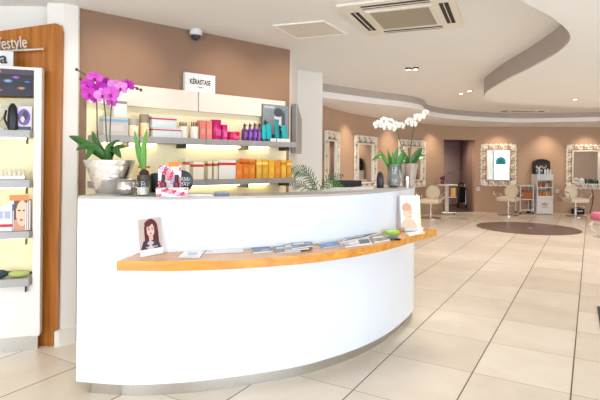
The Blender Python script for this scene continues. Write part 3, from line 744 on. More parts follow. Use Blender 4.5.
sheet('booklet', 'dark blue and grey booklet lying alone at the middle of the ledge', 'booklet', [(253, 254), (272, 252.3), (267, 246.6), (248, 247.3)], .008, PAPER, ink_of((96, 116, 140), [(.0, 1, .75, 1, (40, 52, 66)), (.5, .9, .2, .5, (150, 176, 206))], 3), LG)
# overlapping stack of magazines
for k, (q, z, base, nm) in enumerate((
    ([(277, 252), (301, 249.8), (292, 243.4), (272.5, 246)], .006, (112, 106, 104), 'grey magazine, leftmost of the overlapping spread on the ledge'),
    ([(285, 251), (309, 248.6), (298, 241.6), (279, 243.8)], .006, (176, 160, 150), 'pinkish grey magazine in the middle of the overlapping spread on the ledge'),
    ([(292, 250.2), (313.5, 247), (303, 240.6), (285, 242.6)], .006, (128, 134, 142), 'bluish grey magazine, rightmost of the overlapping spread on the ledge'))):
    t, Q = sheet('magazine', nm, 'magazine', [(u_, v_+2) for u_, v_ in q], z, PAPER, ink_of(base, [(.1, .6, .6, .85, (232, 228, 224)), (.3, .8, .15, .4, (70, 62, 62))], 5+k, 70), 'magazines on the wooden ledge', 20, 14)
    t.location.z += .0075*k
sheet('brochure', 'bright blue brochure lying flat on the ledge', 'brochure', [(323, 248.8), (341, 245.8), (331, 241), (313.5, 243.2)], .005, PAPER, ink_of((66, 118, 186), [(0, 1, .8, 1, (190, 214, 236)), (.3, .7, .3, .6, (120, 170, 222))], 8, 24), LG)
for k, (q, nm, base) in enumerate((
    ([(345, 246), (372, 242.6), (368, 235.4), (339, 238.6)], 'white and grey magazine underneath the tilted dark magazine on the ledge', (206, 202, 200)),
    ([(340, 243.5), (366, 238), (366, 231.6), (346, 235.4)], 'dark covered magazine tilted on top of the white one on the ledge', (92, 84, 80)),
    ([(374, 241.4), (400.5, 237), (393, 232.8), (368, 236.2)], 'grey brown magazine beside the green box on the ledge', (128, 118, 112)))):
    t, Q = sheet('magazine', nm, 'magazine', [(u_, v_+2) for u_, v_ in q], .009, PAPER, ink_of(base, [(.1, .5, .55, .8, (234, 230, 226)), (.55, .95, .1, .6, (54, 48, 50))], 11+k, 70), 'magazines on the wooden ledge', 20, 14)
    if k == 1: t.location.z += .0115
t = ledge_thing('spectacles', 'dark folded spectacles at the front edge of the ledge', 'spectacles', 393, 240.5, -.3)
for s in (-1, 1): MB().tube([(s*.028+.022*math.cos(a_*PI/10), .017*math.sin(a_*PI/10), .006) for a_ in range(20)], .0035, 6, True).build('rim', BLACK, t, True); MB().lathe([(.020, .004), (.020, .006)], 20, (s*.028, 0, 0), sy=.8).build('lens', C((40, 36, 40), .1), t)
MB().tube([(-.052, .0, .006), (-.05, .02, .005), (.03, .024, .005)], .003, 6).build('temple', BLACK, t); MB().tube([(.052, .0, .006), (.05, .028, .009), (-.03, .032, .009)], .003, 6).build('temple', BLACK, t)
MB().tube([(-.008, 0, .007), (0, .004, .009), (.008, 0, .007)], .003, 6).build('bridge', BLACK, t)
t = ledge_thing('tissue_box', 'lime green flat box on the ledge before the baby picture', 'box', 392, 234.5, .55)
B('box', GREEN, t, -.055, .055, -.022, .022, 0, .026, .003); B('lid', C((190, 230, 110)), t, -.05, .05, -.018, .018, .0262, .03)
sheet('leaflet', 'white leaflet pile at the right end of the ledge before the baby picture', 'leaflet', [(409, 236.4), (425, 233.4), (420, 232.7), (405, 234.8)], .012, PAPER, ink_of((238, 240, 238), [(.1, .5, .3, .7, (206, 224, 200))], 15, 6), LG)
def baby_ink(x, y):
    r = (246, 250, 244)
    if x > .72: k = (x-.72)/.28; r = (246-60*k*(1-y*.6), 250-8*k, 244-110*k*(1-y*.6))
    if y < .36 and math.hypot((x-.38)/.42, (y-.10)/.26) < 1: r = (240, 186, 156)
    if math.hypot((x-.36)/.24, (y-.52)/.24) < 1: r = (240, 190, 162)
    if math.hypot((x-.30)/.24, (y-.66)/.14) < 1 and y > .57: r = (206, 150, 112)
    if math.hypot((x-.16)/.05, (y-.50)/.06) < 1: r = (226, 168, 140)
    for ex in (.42, .53):
        if math.hypot((x-ex)/.03, (y-.53)/.014) < 1: r = (70, 50, 46)
    if math.hypot((x-.49)/.02, (y-.47)/.025) < 1: r = (224, 160, 134)
    if math.hypot((x-.46)/.05, (y-.41)/.014) < 1: r = (206, 96, 100)
    if y > .9 and .2 < x < .7 and int(x*40) % 2: r = (206, 214, 206)
    return r
t = thing('baby_card', 'tall white standing card with a baby picture at the right end of the ledge', 'card', (.868, 3.835, LZ+.001), math.radians(14))
wB, hB = .165, .272
T2 = Matrix.Rotation(math.radians(-6), 4, 'X')
c = B('card', PAPER, t, -wB/2, wB/2, 0, .004, 0, hB); c.matrix_local = T2
picture('picture', t, wB, hB, baby_ink, 40, 60, tr(0, -.0012, 0) @ T2)
MB().box(-wB/2+.01, wB/2, -.035, -.006, .0, .03, .002).build('front_lip', PAPER, t)
m = MB(); m.M = T2; m.prism([(-wB/2-.001, .0), (-wB/2-.001, .03), (-wB/2-.004, .03), (-wB/2-.004, 0)], .006, hB*.97); m.build('side_flap', C((206, 206, 212)), t)

# ------------------------------------------------------------------ plants
def petal(mb, c, d, n, L, w, cup=.2):
    side = d.cross(n); pts = []
    prof = ((0, .16), (.25, .72), (.5, 1.), (.75, .86), (.93, .45), (1., .12))
    mb.blade([c+d*(L*s)+n*(cup*L*(s*s)) for s, _ in prof], [w*k for _, k in prof], n, .12, .0008)
def orchid_flower(parent, c, facing, size, pm, lm):
    n = Vector(facing).normalized(); up = Vector((0, 0, 1)); up = (up-n*up.dot(n)).normalized()
    roll = random.uniform(-.35, .35); sd = up.cross(n)
    def ang(a): a += roll; return up*math.cos(a)+sd*math.sin(a)
    mb = MB(); c = Vector(c)
    for a in (0, 2.25, -2.25): petal(mb, c, ang(a), n, size*.5, size*.34, .04)
    for a in (1.18, -1.18): petal(mb, c+n*.002, ang(a), n, size*.54, size*.58, .10)
    f = mb.build('flower', pm, parent, True)
    lb_ = MB().ball(c+n*size*.09-up*size*.07, (size*.085, size*.085, size*.12), 8, 6).build('lip', lm, f, True)
    return f
def leafs(parent, specs, m, base, name='leaf'):
    for tip, mid, w in specs:
        tip, mid = Vector(tip), Vector(mid); b = Vector(base); P = spline([b, mid, tip], 6); n = len(P)
        MB().blade(P, [w*max(.08, math.sin(PI*(.12+.88*i/(n-1)))**.7) for i in range(n)], (.1, -.8, .6), .18, .002).build(name, m, parent, True)
Z1 = 1.1745
# purple orchid
pc = atZ(105, 194.2, 1.174)+Vector((-.006, .085, 0)); oY = pc.y
t = thing('purple_orchid', 'magenta orchid in a hammered silver square pot at the left end of the counter', 'potted orchid', (pc.x, pc.y, Z1+.0005))
def rel(u, v, dy=0.): return atY(u, v, oY+dy)-Vector((pc.x, pc.y, Z1+.0005))
hp_ = rel(105, 160).z
MB().lathe([(.076, 0), (.082, .006), (.115, hp_*.5), (.150, hp_*.93), (.154, hp_), (.143, hp_), (.139, hp_-.01)], 40, sq=1.2, sx=1.0, sy=.62).build('pot', SILVER, t, True)
MB().lathe([(.118, hp_-.02), (.118, hp_-.012)], 30, sq=1.2, sy=.6).build('soil', BARK, t)
lb_ = (0, 0, hp_-.015)
leafs(t, [(rel(69, 136, -.04), rel(83, 143, -.03), .055), (rel(76, 150, -.08), rel(90, 147, -.05), .06), (rel(126, 147, -.11), rel(117, 149, -.07), .05), (rel(92, 131, .02), rel(98, 146, .01), .042), (rel(116, 143, -.06), rel(110, 148, -.04), .055), (rel(121, 158, -.12), rel(114, 150, -.08), .055), (rel(86, 160, -.1), rel(94, 150, -.06), .05), (rel(120, 140, -.02), rel(112, 146, -.01), .035)], LEAF, lb_)
stems = [[lb_, rel(98.5, 140), rel(97, 112), rel(96, 90), rel(92, 80), rel(84, 74), rel(76.5, 69.5)],
         [(.015, .01, hp_-.015), rel(107, 140), rel(105.5, 115), rel(104, 98), rel(108, 92), rel(118, 87), rel(130, 86), rel(141, 90)],
         [(.02, -.01, hp_-.015), rel(110, 138), rel(111, 112), rel(113, 98), rel(114, 92)]]
for s in stems: MB().tube(spline(s, 6), .0042, 6).build('stem', STEM, t, True)
for u, v, sz, dy in ((95, 78.5, .115, -.03), (87.5, 86, .105, -.04), (89.5, 94, .11, -.05), (100, 88, .11, -.02), (102.5, 95.5, .115, -.05), (111, 94.5, .12, -.05), (114.5, 86.5, .11, -.02), (121, 88.5, .11, -.04), (128, 85.5, .10, -.02), (106, 83, .09, .02), (111.5, 102, .08, .0), (96, 98, .09, .02)):
    orchid_flower(t, rel(u, v, dy), (.35+random.uniform(-.5, .5), -1, -.12+random.uniform(-.35, .2)), sz*.86, (MAG, MAG2, MAG, MAG3)[int(u*3) % 4], MAGD)
for u, v in ((80.5, 79), (137, 88.5), (141, 90), (76.5, 69.5)): MB().ball(rel(u, v), (.010, .008, .011), 8, 6).build('bud', MAGD if u < 85 and v > 70 else STEM, t, True)
# small pots by it
def top_thing(name, label, cat, u, v, back=.0, rz=0., group=None):
    p = atZ(u, v, 1.174); return thing(name, label, cat, (p.x, p.y+back, Z1+.0005), rz, group), p.y+back
t, Y = top_thing('silver_votive', 'small round hammered silver votive pot between the orchid and the candle', 'votive pot', 124, 195.2, .045)
k = Y/F; MB().lathe([(5.5*k, 0), (8.5*k, 2*k), (10*k, 6*k), (9*k, 11*k), (8*k, 13*k), (8.8*k, 15*k), (8*k, 15*k), (7*k, 12*k)], 28).build('pot', SILVER, t, True)
t, Y = top_thing('glass_candle', 'white candle in a clear glass in front of the green sprout', 'candle', 141, 196, .036)
k = Y/F; MB().lathe([(5.6*k, 0), (6.2*k, .5*k), (6.2*k, 14*k), (5.9*k, 14*k), (5.9*k, 1*k)], 24).build('glass', GLASS, t, True)
MB().lathe([(5.7*k, 1*k), (5.7*k, 8*k)], 24).build('wax', WAX, t, True); MB().tube([(0, 0, 8*k), (0, 0, 9.6*k)], .001, 5).build('wick', BLACK, t)
t, Y = top_thing('bulb_sprout', 'two bright green upright blades sprouting from a dark bulb pot', 'potted sprout', 141, 193.8, .06)
k = Y/F; MB().lathe([(6*k, 0), (7*k, 2*k), (7.2*k, 12*k), (6.6*k, 18*k), (6*k, 18*k)], 24).build('pot', C((84, 76, 62), .3), t, True)
MB().ball((0, 0, 19*k), (5*k, 5*k, 5*k), 12, 8).build('bulb', BARK, t, True)
def rs(u, v, dy=0): return atY(u, v, Y+dy)-t.location
leafs(t, [(rs(134.5, 130.5), rs(138.5, 152), .034), (rs(147, 129), rs(144, 150), .036), (rs(139.5, 136, .03), rs(140, 152, .02), .02)], LEAF2, (0, 0, 20*k), 'blade')
# dark discs and the floral display
for u, v, r, nm, lb2 in ((149, 181, 9.5, 'dark round standing disc half hidden left of the floral display', 0), (180, 179.5, 11, 'dark round standing disc with white writing right of the floral display', 1)):
    p = atZ(u, v+r+3.2, 1.174); k = (p.y+.06)/F; t = thing('round_sign', nm, 'sign', (p.x, p.y+(.135 if lb2 == 0 else .05), Z1+.0005), .15)
    rr = r*k; mb = MB(); mb.M = tr(0, 0, rr+.004) @ Matrix.Rotation(PI/2, 4, 'X'); mb.lathe([(rr*.94, -.012), (rr, -.009), (rr, .009), (rr*.94, .012)], 40); mb.build('disc', C((52, 58, 66), .3), t, True)
    B('foot', BLACK, t, -.03, .03, -.02, .02, 0, .006)
    if lb2:
        for q, zz in enumerate((.02, -.012)):
            P = [Vector((-.045+.09*i/40+.004*math.sin(i*1.3), -.0135, rr+zz+.011*math.sin(i*.95+q)*(1 if i % 9 else 1.6))) for i in range(41)]
            MB().tube(spline(P, 3), .0022, 5).build('script', PAPER, t, True)
def floral(x, y):
    r = (244, 238, 240); s = 0
    for q in range(26):
        cx, cy = (q*.37+.11) % 1, (q*.61+.2) % 1; d = math.hypot((x-cx)*1.2, y-cy); a_ = math.atan2(y-cy, x-cx)
        if d < .115*(1+.3*math.cos(5*a_)): r = ((214, 30, 56), (240, 150, 170), (186, 20, 50), (190, 170, 204))[q % 4]
        if d < .025: r = (250, 240, 220)
    return r
p = atZ(170.5, 197, 1.174); t = thing('floral_display', 'red and white floral counter display holding two dark polish bottles', 'display', (p.x, p.y+.045, Z1+.0005), .12); k = p.y/F
B('tray', PAPER, t, -15.5*k, 15.5*k, -.035, .035, 0, 9*k, .002)
picture('tray_print', t, 31*k, 9*k, floral, 60, 16, tr(0, -.0358, 0))
B('back_card', PAPER, t, -15*k, 8*k, .022, .027, 9*k, 31*k); picture('back_print', t, 23*k, 22*k, floral, 40, 38, tr(-3.5*k, .0215, 9*k))
B('orange_tag', C((240, 130, 40)), t, -5*k, 6*k, .0195, .0285, 30*k, 35*k)
for x in (-9*k, 4*k):
    q = MB().lathe([(3*k, 9*k), (3.2*k, 10*k), (3.2*k, 14*k), (1.6*k, 15*k)], 14, (x, -.012, 0)).build('polish_bottle', C((120, 30, 50), .15), t, True)
    MB().lathe([(1.9*k, 15.1*k), (1.6*k, 22*k)], 12, (x, -.012, 0)).build('cap', BLACK, q, True)
p = atZ(199, 196.6, 1.174); t = thing('paper_stack', 'thin stack of white papers lying on the counter right of the floral display', 'papers', (p.x, p.y+.05, Z1+.0005), .12)
for q in range(3): B('paper_sheet', PAPER, t, -.085+.004*q, .08-.005*q, -.045, .05-.004*q, .004*q, .004*q+.0035)
p = atZ(220, 196.2, 1.174); t = thing('card_box', 'small flat grey box lying on the counter right of the papers', 'box', (p.x, p.y+.06, Z1+.0005), .12)
B('box', C((120, 130, 146)), t, -.044, .044, -.03, .03, 0, .016, .002); B('lid', C((160, 168, 178)), t, -.0445, .0445, -.0305, .0305, .0165, .022, .002)
# right end of the counter
t, Y = top_thing('glass_vase_plant', 'green strap leaved plant in a round glass vase on the right end of the counter', 'potted plant', 394.5, 187.6, .05)
k = Y/F; MB().lathe([(4*k, 0), (6.5*k, 2*k), (7.2*k, 6*k), (6.2*k, 11*k), (5.6*k, 15*k), (6.4*k, 23*k), (6*k, 23*k), (5.2*k, 15*k), (5.6*k, 10*k), (5*k, 3*k)], 28).build('vase', mat('smoky_glass', (206, 208, 204), .08, trans=.75, noise_amt=.05), t, True)
MB().lathe([(3.5*k, 3*k), (5*k, 6*k), (4.6*k, 11*k), (3*k, 14*k)], 18).build('pebbles', C((150, 140, 126), .7), t, True)
def rs(u, v, dy=0): return atY(u, v, Y+dy)-t.location
leafs(t, [(rs(372, 160.5, -.05), rs(382, 157, -.03), .036), (rs(387.5, 149.5), rs(390, 161), .034), (rs(398, 146.5), rs(395.5, 158), .036), (rs(404, 149.5, -.03), rs(399.5, 160, -.02), .038), (rs(380, 150, .04), rs(386, 162, .02), .034), (rs(408, 156, .03), rs(401, 161, .02), .034), (rs(392.5, 152, -.04), rs(393, 163, -.03), .034)], LEAF3, (0, 0, 10*k))
for dx in (-1.5, 0, 1.5): MB().tube([(dx*k, 0, 6*k), (dx*.5*k, 0, 24*k)], .004, 6).build('stalk', LEAF2, t, True)
t, Y = top_thing('white_orchid', 'white orchid in a ribbed silver cone pot on the right end of the counter', 'potted orchid', 409, 186.6, .02)
k = Y/F; MB().lathe([(5*k, 0), (5.6*k, .5*k), (9.6*k, 22.4*k), (10.2*k, 23*k), (9.4*k, 23*k), (8.8*k, 20*k)], 48, ribs=12, rib=.03).build('pot', SILVER2, t, True)
MB().lathe([(8.4*k, 19*k), (8.4*k, 20*k)], 24).build('soil', BARK, t)
def rs(u, v, dy=0): return atY(u, v, Y+dy)-t.location
lb_ = (0, 0, 20*k)
leafs(t, [(rs(422.5, 147.5, -.02), rs(416, 156), .06), (rs(426, 156, .02), rs(417, 158), .055), (rs(401, 150, .05), rs(405, 158, .03), .05), (rs(418, 152, .08), rs(414, 158, .04), .05), (rs(400, 163, -.09), rs(405, 160, -.05), .05)], LEAF, lb_)
for s in ([lb_, rs(410.5, 150), rs(413, 132), rs(415, 120), rs(419, 115), rs(427, 111)], [(-.01, .0, 20*k), rs(403, 150), rs(399, 138), rs(397, 129), rs(391, 122), rs(381, 119), rs(376, 122)]): MB().tube(spline(s, 6), .004, 6).build('stem', LEAF, t, True)
for u, v, sz, dy in ((378, 124.5, .085, -.02), (384, 120.5, .075, .0), (386.5, 126, .085, -.03), (392.5, 127.5, .08, -.02), (390, 121.5, .07, .02), (401.5, 125.5, .07, -.02), (409.5, 121.5, .075, -.02), (413.5, 124, .065, .0), (417.5, 117.5, .08, -.02), (422, 116.5, .065, .0), (425.5, 112.5, .06, .0), (396, 124, .06, .0)):
    orchid_flower(t, rs(u, v, dy), (-.2+random.uniform(-.35, .35), -1, -.1+random.uniform(-.2, .2)), sz, WPET, YLIP)
t, Y = top_thing('black_pouch', 'black upright pouch left of the glass vase on the counter', 'pouch', 380.7, 188, .03)
k = Y/F; MB().lathe([(3.2*k, 0), (3.6*k, 1*k), (3.5*k, 9*k), (3*k, 13*k), (1.5*k, 15.3*k)], 20, sq=.8).build('body', C((44, 42, 52)), t, True); MB().tube([(-2*k, 0, 14.4*k), (0, 0, 16*k), (2*k, 0, 14.4*k)], .003, 6).build('handle', BLACK, t, True)
p = atZ(407.5, 188.6, 1.174); t = thing('silver_canister', 'small silver cylinder standing in front of the ribbed pot', 'canister', (p.x, p.y+.012, Z1+.0005)); k = p.y/F
MB().lathe([(2*k, 0), (2.1*k, .3*k), (2.1*k, 10*k)], 18).build('body', STEEL, t, True); MB().lathe([(2.15*k, 10.1*k), (2.15*k, 11.6*k), (1.8*k, 12*k)], 18).build('lid', CHROME, t, True)
for k_, (q, nm) in enumerate(((((322, 191.8), (347, 190.8), (352, 188.2), (331, 188.4)), 'white open papers on the grey counter top before the monitor'), (((350, 190.5), (372, 189.6), (374, 187.8), (354, 188.2)), 'white open papers on the grey counter top left of the black pouch'))):
    P = [atZ(u, v, 1.174) for u, v in q]; c = sum(P, Vector())/4; t = thing('open_papers', nm, 'papers', (c.x, c.y, Z1+.0005), 0, 'papers on the counter top')
    MB().prism([((p-c).x, (p-c).y) for p in P], 0, .006).build('sheets', PAPER, t); cover(t, [(p-c)*.96 for p in P], .0066, ink_of((236, 236, 238), [(.1, .45, .2, .8, (206, 208, 214)), (.55, .9, .3, .7, (214, 212, 214))], 21, 8), 14, 8)
# desk, monitor and palm behind the counter
t = thing('office_desk', 'pale desk behind the counter, hidden under the monitor', 'desk', (.28, 4.84, 0))
B('desk_top', CABW, t, -.40, .32, -.26, .28, .71, .74)
for x in (-.37, .29):
    for y in (-.23, .25): B('leg', GREYMET, t, x-.02, x+.02, y-.02, y+.02, 0, .71)
mY = 4.80; mz = atY(352, 180.3, mY).z
xm0, xm1 = atY(343, 181, mY).x, atY(361.5, 181, mY).x
t = thing('monitor', 'black computer monitor showing just above the counter behind the papers', 'monitor', ((xm0+xm1)/2, mY, .741), 0); w = xm1-xm0
B('screen', BLACK, t, -w/2-.1, w/2, -.012, .02, mz-.741-.3, mz-.741, .004); B('stand', DARKMET, t, -.02, .02, .0, .02, .01, mz-.741-.2); B('base', DARKMET, t, -.1, .1, -.08, .08, 0, .012, .003)
Yp = 4.35; fb = atY(318.5, 196, Yp)
t = thing('potted_palm', 'feathery palm in a pot behind the counter', 'potted palm', (fb.x-.03, Yp, .001))
MB().lathe([(.12, 0), (.13, .01), (.17, .30), (.175, .32), (.155, .32), (.15, .29)], 28).build('pot', C((120, 110, 100), .5), t, True)
MB().lathe([(.148, .27), (.148, .285)], 24).build('soil', BARK, t)
def rp(u, v, dy=0): return atY(u, v, Yp+dy)-t.location
def frond(P, L, n=13, m=FERN):
    P = spline(P, 8); f = MB(); N = len(P)
    f.tube(P, [.006*(1-.7*i/(N-1)) for i in range(N)], 5)
    fr = f.build('frond', m, t, True); lf = MB()
    for i in range(n):
        s = .36+.62*i/(n-1); j = min(N-2, int(s*(N-1))); p = P[j].lerp(P[j+1], s*(N-1)-j); d = (P[j+1]-P[j]).normalized()
        ll = L*math.sin(PI*(.22+.70*i/(n-1)))
        for sg in (-1, 1):
            sd = d.cross(Vector((.1, -1, .25))).normalized()*sg; e = (sd*.8+d*.65).normalized()
            q = [p, p+e*ll*.5+Vector((0, 0, .0)), p+e*ll+Vector((0, 0, -.25*ll))]
            lf.blade(q, [.005, .009, .0015], (.1, -1, .3), .1, .001)
    lf.build('leaflets', m, fr)
frond([(0, 0, .28), rp(318, 200), rp(311, 178), rp(302, 170.5), rp(291.5, 170.5)], .10, 15)
frond([(.01, 0, .28), rp(319, 200), rp(324, 184), rp(332, 177.5), rp(343, 175)], .075, 12)
frond([(0, .01, .28), rp(317, 200, .05), rp(306, 188, .05), rp(299, 184, .05), rp(290, 184.5, .05)], .07, 10)
frond([(.01, .01, .28), rp(320, 200, -.04), rp(327, 190, -.05), rp(335, 186, -.05), rp(343, 189, -.05)], .08, 10, LEAF2)
frond([(0, -.01, .28), rp(317, 202), rp(313, 186), rp(308, 177), rp(303, 165.5)], .06, 10)

# ------------------------------------------------------------------ ceiling fittings
A0, A1, A2 = atZ(324, 10, ZC-.03), atZ(369, 37.5, ZC-.03), atZ(464, 29, ZC-.03)
e1 = (A2-A1).normalized(); w1 = (A2-A1).length; e2 = (A0-A1); e2 = (e2-e1*e2.dot(e1)); w2 = e2.length; e2.normalize()
t = thing('ceiling_air_conditioner', 'square white ceiling air conditioner with a taupe centre grille and dark slots', 'air conditioner', (*((A1+e1*w1/2+e2*w2/2).xy), ZC-.03), math.atan2(e1.y, e1.x))
hw, hd = w1/2, w2/2
sgn = 1 if Vector((-e1.y, e1.x, 0)).dot(e2) > 0 else -1
PANEL = mat('ac_panel', (242, 234, 222), .45, noise_amt=.01)
mb = MB(); mb.prism([(-hw, -hd), (hw, -hd), (hw, hd), (-hw, hd)], .012, .0295); mb.build('panel', PANEL, t)
mb = MB()
for x0, x1, y0, y1 in ((-hw*.6, -hw*.54, -hd*.6, hd*.6), (hw*.54, hw*.6, -hd*.6, hd*.6), (-hw*.54, hw*.54, -hd*.6, -hd*.54), (-hw*.54, hw*.54, hd*.54, hd*.6)): mb.box(x0, x1, y0, y1, .002, .012)
mb.build('grille_frame', PANEL, t)
mb = MB(); GT = mat('ac_grille', (176, 160, 138), .6)
mb.box(-hw*.54, hw*.54, -hd*.54, hd*.54, .008, .012)
for i in range(15): y = -hd*.52+hd*1.04*i/14; mb.box(-hw*.54, hw*.54, y-.006, y+.004, .003, .008)
g = mb.build('grille', GT, t); g['label'] = 'taupe centre grille'
for x0, x1, y0, y1 in ((-hw*.6, hw*.6, -hd*.88, -hd*.72), (-hw*.6, hw*.6, hd*.72, hd*.88), (-hw*.88, -hw*.72, -hd*.6, hd*.6), (hw*.72, hw*.88, -hd*.6, hd*.6)):
    s = B('slot', C((52, 46, 44), .7), t, x0, x1, y0, y1, .010, .012)
    if x1-x0 > y1-y0: B('louvre', PANEL, s, x0, x1, y0*.55+y1*.45, y0*.45+y1*.55, .006, .010)
    else: B('louvre', PANEL, s, x0*.55+x1*.45, x0*.45+x1*.55, y0, y1, .006, .010)
q = [atZ(u, v, ZC) for u, v in ((274, 25), (297, 37.5), (346, 33), (323, 20.5))]; c = sum(q, Vector())/4
t = thing('ceiling_hatch', 'flat square access hatch in the ceiling left of the air conditioner', 'hatch', (c.x, c.y, ZC-.012))
MB().prism([((p-c).x, (p-c).y) for p in q], .004, .0115).build('panel', mat('hatch_panel', (232, 222, 210), .6), t)
ed = [(p-c)*1.04 for p in q]; mb = MB()
for i in range(4):
    a_, b2 = ed[i], ed[(i+1) % 4]; mb.prism([(a_.x, a_.y), (b2.x, b2.y), (b2.x*.955, b2.y*.955), (a_.x*.955, a_.y*.955)], .0, .0115)
mb.build('rim', CEIL, t)
c = atZ(412, 67.6, ZC); t = thing('twin_spot', 'small twin spot fitting in the middle of the ceiling', 'ceiling light', (c.x, c.y, ZC-.03), -.3)
for x in (-.045, .045): q = MB().lathe([(.036, .029), (.036, .012), (.03, .004)], 20, (x, 0, 0)).build('spot_head', C((90, 84, 80)), t, True); MB().lathe([(.024, .001), (.024, .004)], 16, (x, 0, 0)).build('lens', LED, q)
for k, (u, v, z, nm) in enumerate(((461, 93.5, ZC, 'lower left of the two near the curved soffit tip'), (469.5, 90.7, ZC, 'upper right of the two near the curved soffit tip'), (575, 99, ZS, 'under the right soffit'))):
    c = atZ(u, v, z); t = thing('downlight', 'small round recessed downlight, %s' % nm, 'ceiling light', (c.x, c.y, z-.012), 0, 'recessed downlights')
    MB().lathe([(.055, .0115), (.055, .004), (.048, 0), (.036, .003), (.036, .0115)], 24, cap=False).build('rim', C((190, 182, 172)), t, True); MB().lathe([(.035, .006), (.035, .0115)], 20).build('lens', LED, t)
c = atZ(523, 110.5, ZC); t = thing('ceiling_vent', 'long flat ceiling air vent before the far curved soffit', 'air vent', (c.x, c.y, ZC-.02), -.05)
B('frame', PANEL, t, -.5, .5, -.16, .16, .006, .0195)
B('grille', C((150, 138, 126), .6), t, -.26, .26, -.10, .10, .002, .006)
for x in (-.40, .40): B('slot', C((110, 98, 90), .7), t, x-.06, x+.06, -.10, .10, .002, .006)

# ------------------------------------------------------------------ mirrors on the curved wall
def carved_frame(W_, H_, fw):
    mb = MB(); hx, hy = W_/2, H_/2
    def ring(a, w, d0, d1):
        x, y = hx-a, hy-a
        mb.box(-x, x, d0, d1, -y, -y+w, .004); mb.box(-x, x, d0, d1, y-w, y, .004)
        mb.box(-x, -x+w, d0, d1, -y+w, y-w, .004); mb.box(x-w, x, d0, d1, -y+w, y-w, .004)
    ring(.022, .026, -.045, -.012); ring(fw-.03, .03, -.05, -.012)
    per = []
    mid = fw*.48; x, y = hx-mid, hy-mid
    def side(a, b, n): return [Vector(a).lerp(Vector(b), (i+.5)/n) for i in range(n)]
    nx_, ny_ = max(3, round(2*x/.13)), max(3, round(2*y/.13))
    sides = ((side((-x, 0, y), (x, 0, y), nx_), (1, 0, 0), (0, 0, 1)), (side((x, 0, y), (x, 0, -y), ny_), (0, 0, -1), (1, 0, 0)), (side((x, 0, -y), (-x, 0, -y), nx_), (-1, 0, 0), (0, 0, -1)), (side((-x, 0, -y), (-x, 0, y), ny_), (0, 0, 1), (-1, 0, 0)))
    for pts, tx, nrm in sides:
        tx, nrm = Vector(tx), Vector(nrm)
        for i, p in enumerate(pts):
            s = 1 if i % 2 else -1; q = []
            for k in range(15):
                a_ = k*.62; r = .050*(1-k/19)
                q.append(p+tx*(r*math.cos(a_)*s)+nrm*(r*math.sin(a_)*s)+Vector((0, -.035-.012*k/14, 0)))
            mb.tube(q, [.013*(1-k/22) for k in range(15)], 6)
            mb.tube([p+tx*.06*s+nrm*-.06+Vector((0, -.03, 0)), p+tx*.075*s+Vector((0, -.045, 0)), p+tx*.05*s+nrm*.068+Vector((0, -.03, 0))], [.012, .015, .01], 6)
            mb.ball(p+nrm*.075+Vector((0, -.03, 0)), (.024, .016, .024), 8, 5)
    for sx in (-1, 1):
        for sy in (-1, 1):
            c = Vector((sx*x, -.04, sy*y)); mb.ball(c, (.055, .022, .055), 12, 6)
            for k in range(5): a_ = k*2*PI/5; mb.ball(c+Vector((.055*math.cos(a_), 0, .055*math.sin(a_))), (.028, .018, .028), 8, 5)
    return mb
def mirror(label, u, W_=.95, H_=1.17, zc=1.29, v=165):
    c, d, n = far_frame(u, v); fw = .20
    t = thing('carved_mirror', label, 'mirror', (c.x+n.x*.006, c.y+n.y*.006, zc), math.atan2(d.y, d.x), 'carved ivory mirrors along the curved wall')
    f = carved_frame(W_, H_, fw).build('frame', FRAMEM, t, True)
    B('glass', MIRROR, t, -W_/2+fw-.02, W_/2-fw+.02, -.02, -.008, -H_/2+fw-.02, H_/2-fw+.02)
    return t
mirror('narrowest looking carved ivory mirror, beside the white pillar', 330.5, .85, 1.20, 1.335)
mirror('carved ivory mirror between the palm and the white orchid', 364.5, 1.12, 1.20, 1.325)
mirror('carved ivory mirror half hidden behind the white orchid', 411, 1.32, 1.20, 1.315)
mirror('carved ivory mirror showing bright daylight, right of the doorway', 498)
m5 = mirror('carved ivory mirror above the salon chair at the right edge', 585, 1.08, 1.22, 1.27)

# ------------------------------------------------------------------ salon furniture at the back
def salon_chair(label, u, v, rz):
    p = atZ(u, v, 0); t = thing('salon_chair', label, 'chair', (p.x, p.y, .0005), rz, 'cream salon chairs')
    MB().lathe([(.29, 0), (.29, .015), (.25, .028), (.06, .045), (.05, .06)], 32).build('base', CHROME, t, True)
    MB().lathe([(.035, .05), (.035, .24), (.026, .25), (.026, .40)], 16).build('column', CHROME, t, True)
    mb = MB(); mb.box(-.26, .26, -.26, .24, .40, .52, .045); mb.build('seat', CREAM, t, True)
    mb = MB(); mb.M = tr(0, .25, .66) @ Matrix.Rotation(PI/2-.12, 4, 'X'); mb.lathe([(.15, -.04), (.19, -.03), (.20, 0), (.19, .03), (.15, .04)], 36); b = mb.build('backrest', CREAM, t, True)
    mb = MB(); mb.M = tr(0, .25, .66) @ Matrix.Rotation(PI/2-.12, 4, 'X'); mb.tube([(.155*math.cos(a_*PI/16), .155*math.sin(a_*PI/16), .037) for a_ in range(32)], .008, 6, True); mb.build('piping', mat('beige_piping', (214, 196, 168), .5), b, True)
    B('back_bracket', CHROME, t, -.03, .03, .22, .26, .42, .56)
    for s in (-1, 1):
        MB().tube(spline([(s*.24, .22, .46), (s*.33, .22, .60), (s*.34, .05, .68), (s*.34, -.18, .68), (s*.33, -.23, .62), (s*.25, -.18, .46)], 6), .014, 8).build('armrest', CHROME, t, True)
    t.scale = (.88, .88, .92)
    MB().tube([(.03, -.02, .30), (.20, -.08, .28)], .01, 8).build('pump_lever', CHROME, t, True)
    return t
salon_chair('cream round backed salon chair under the daylight mirror', 508, 215.5, -.75)
salon_chair('cream round backed salon chair under the mirror at the right edge', 575.5, 216.8, .05)
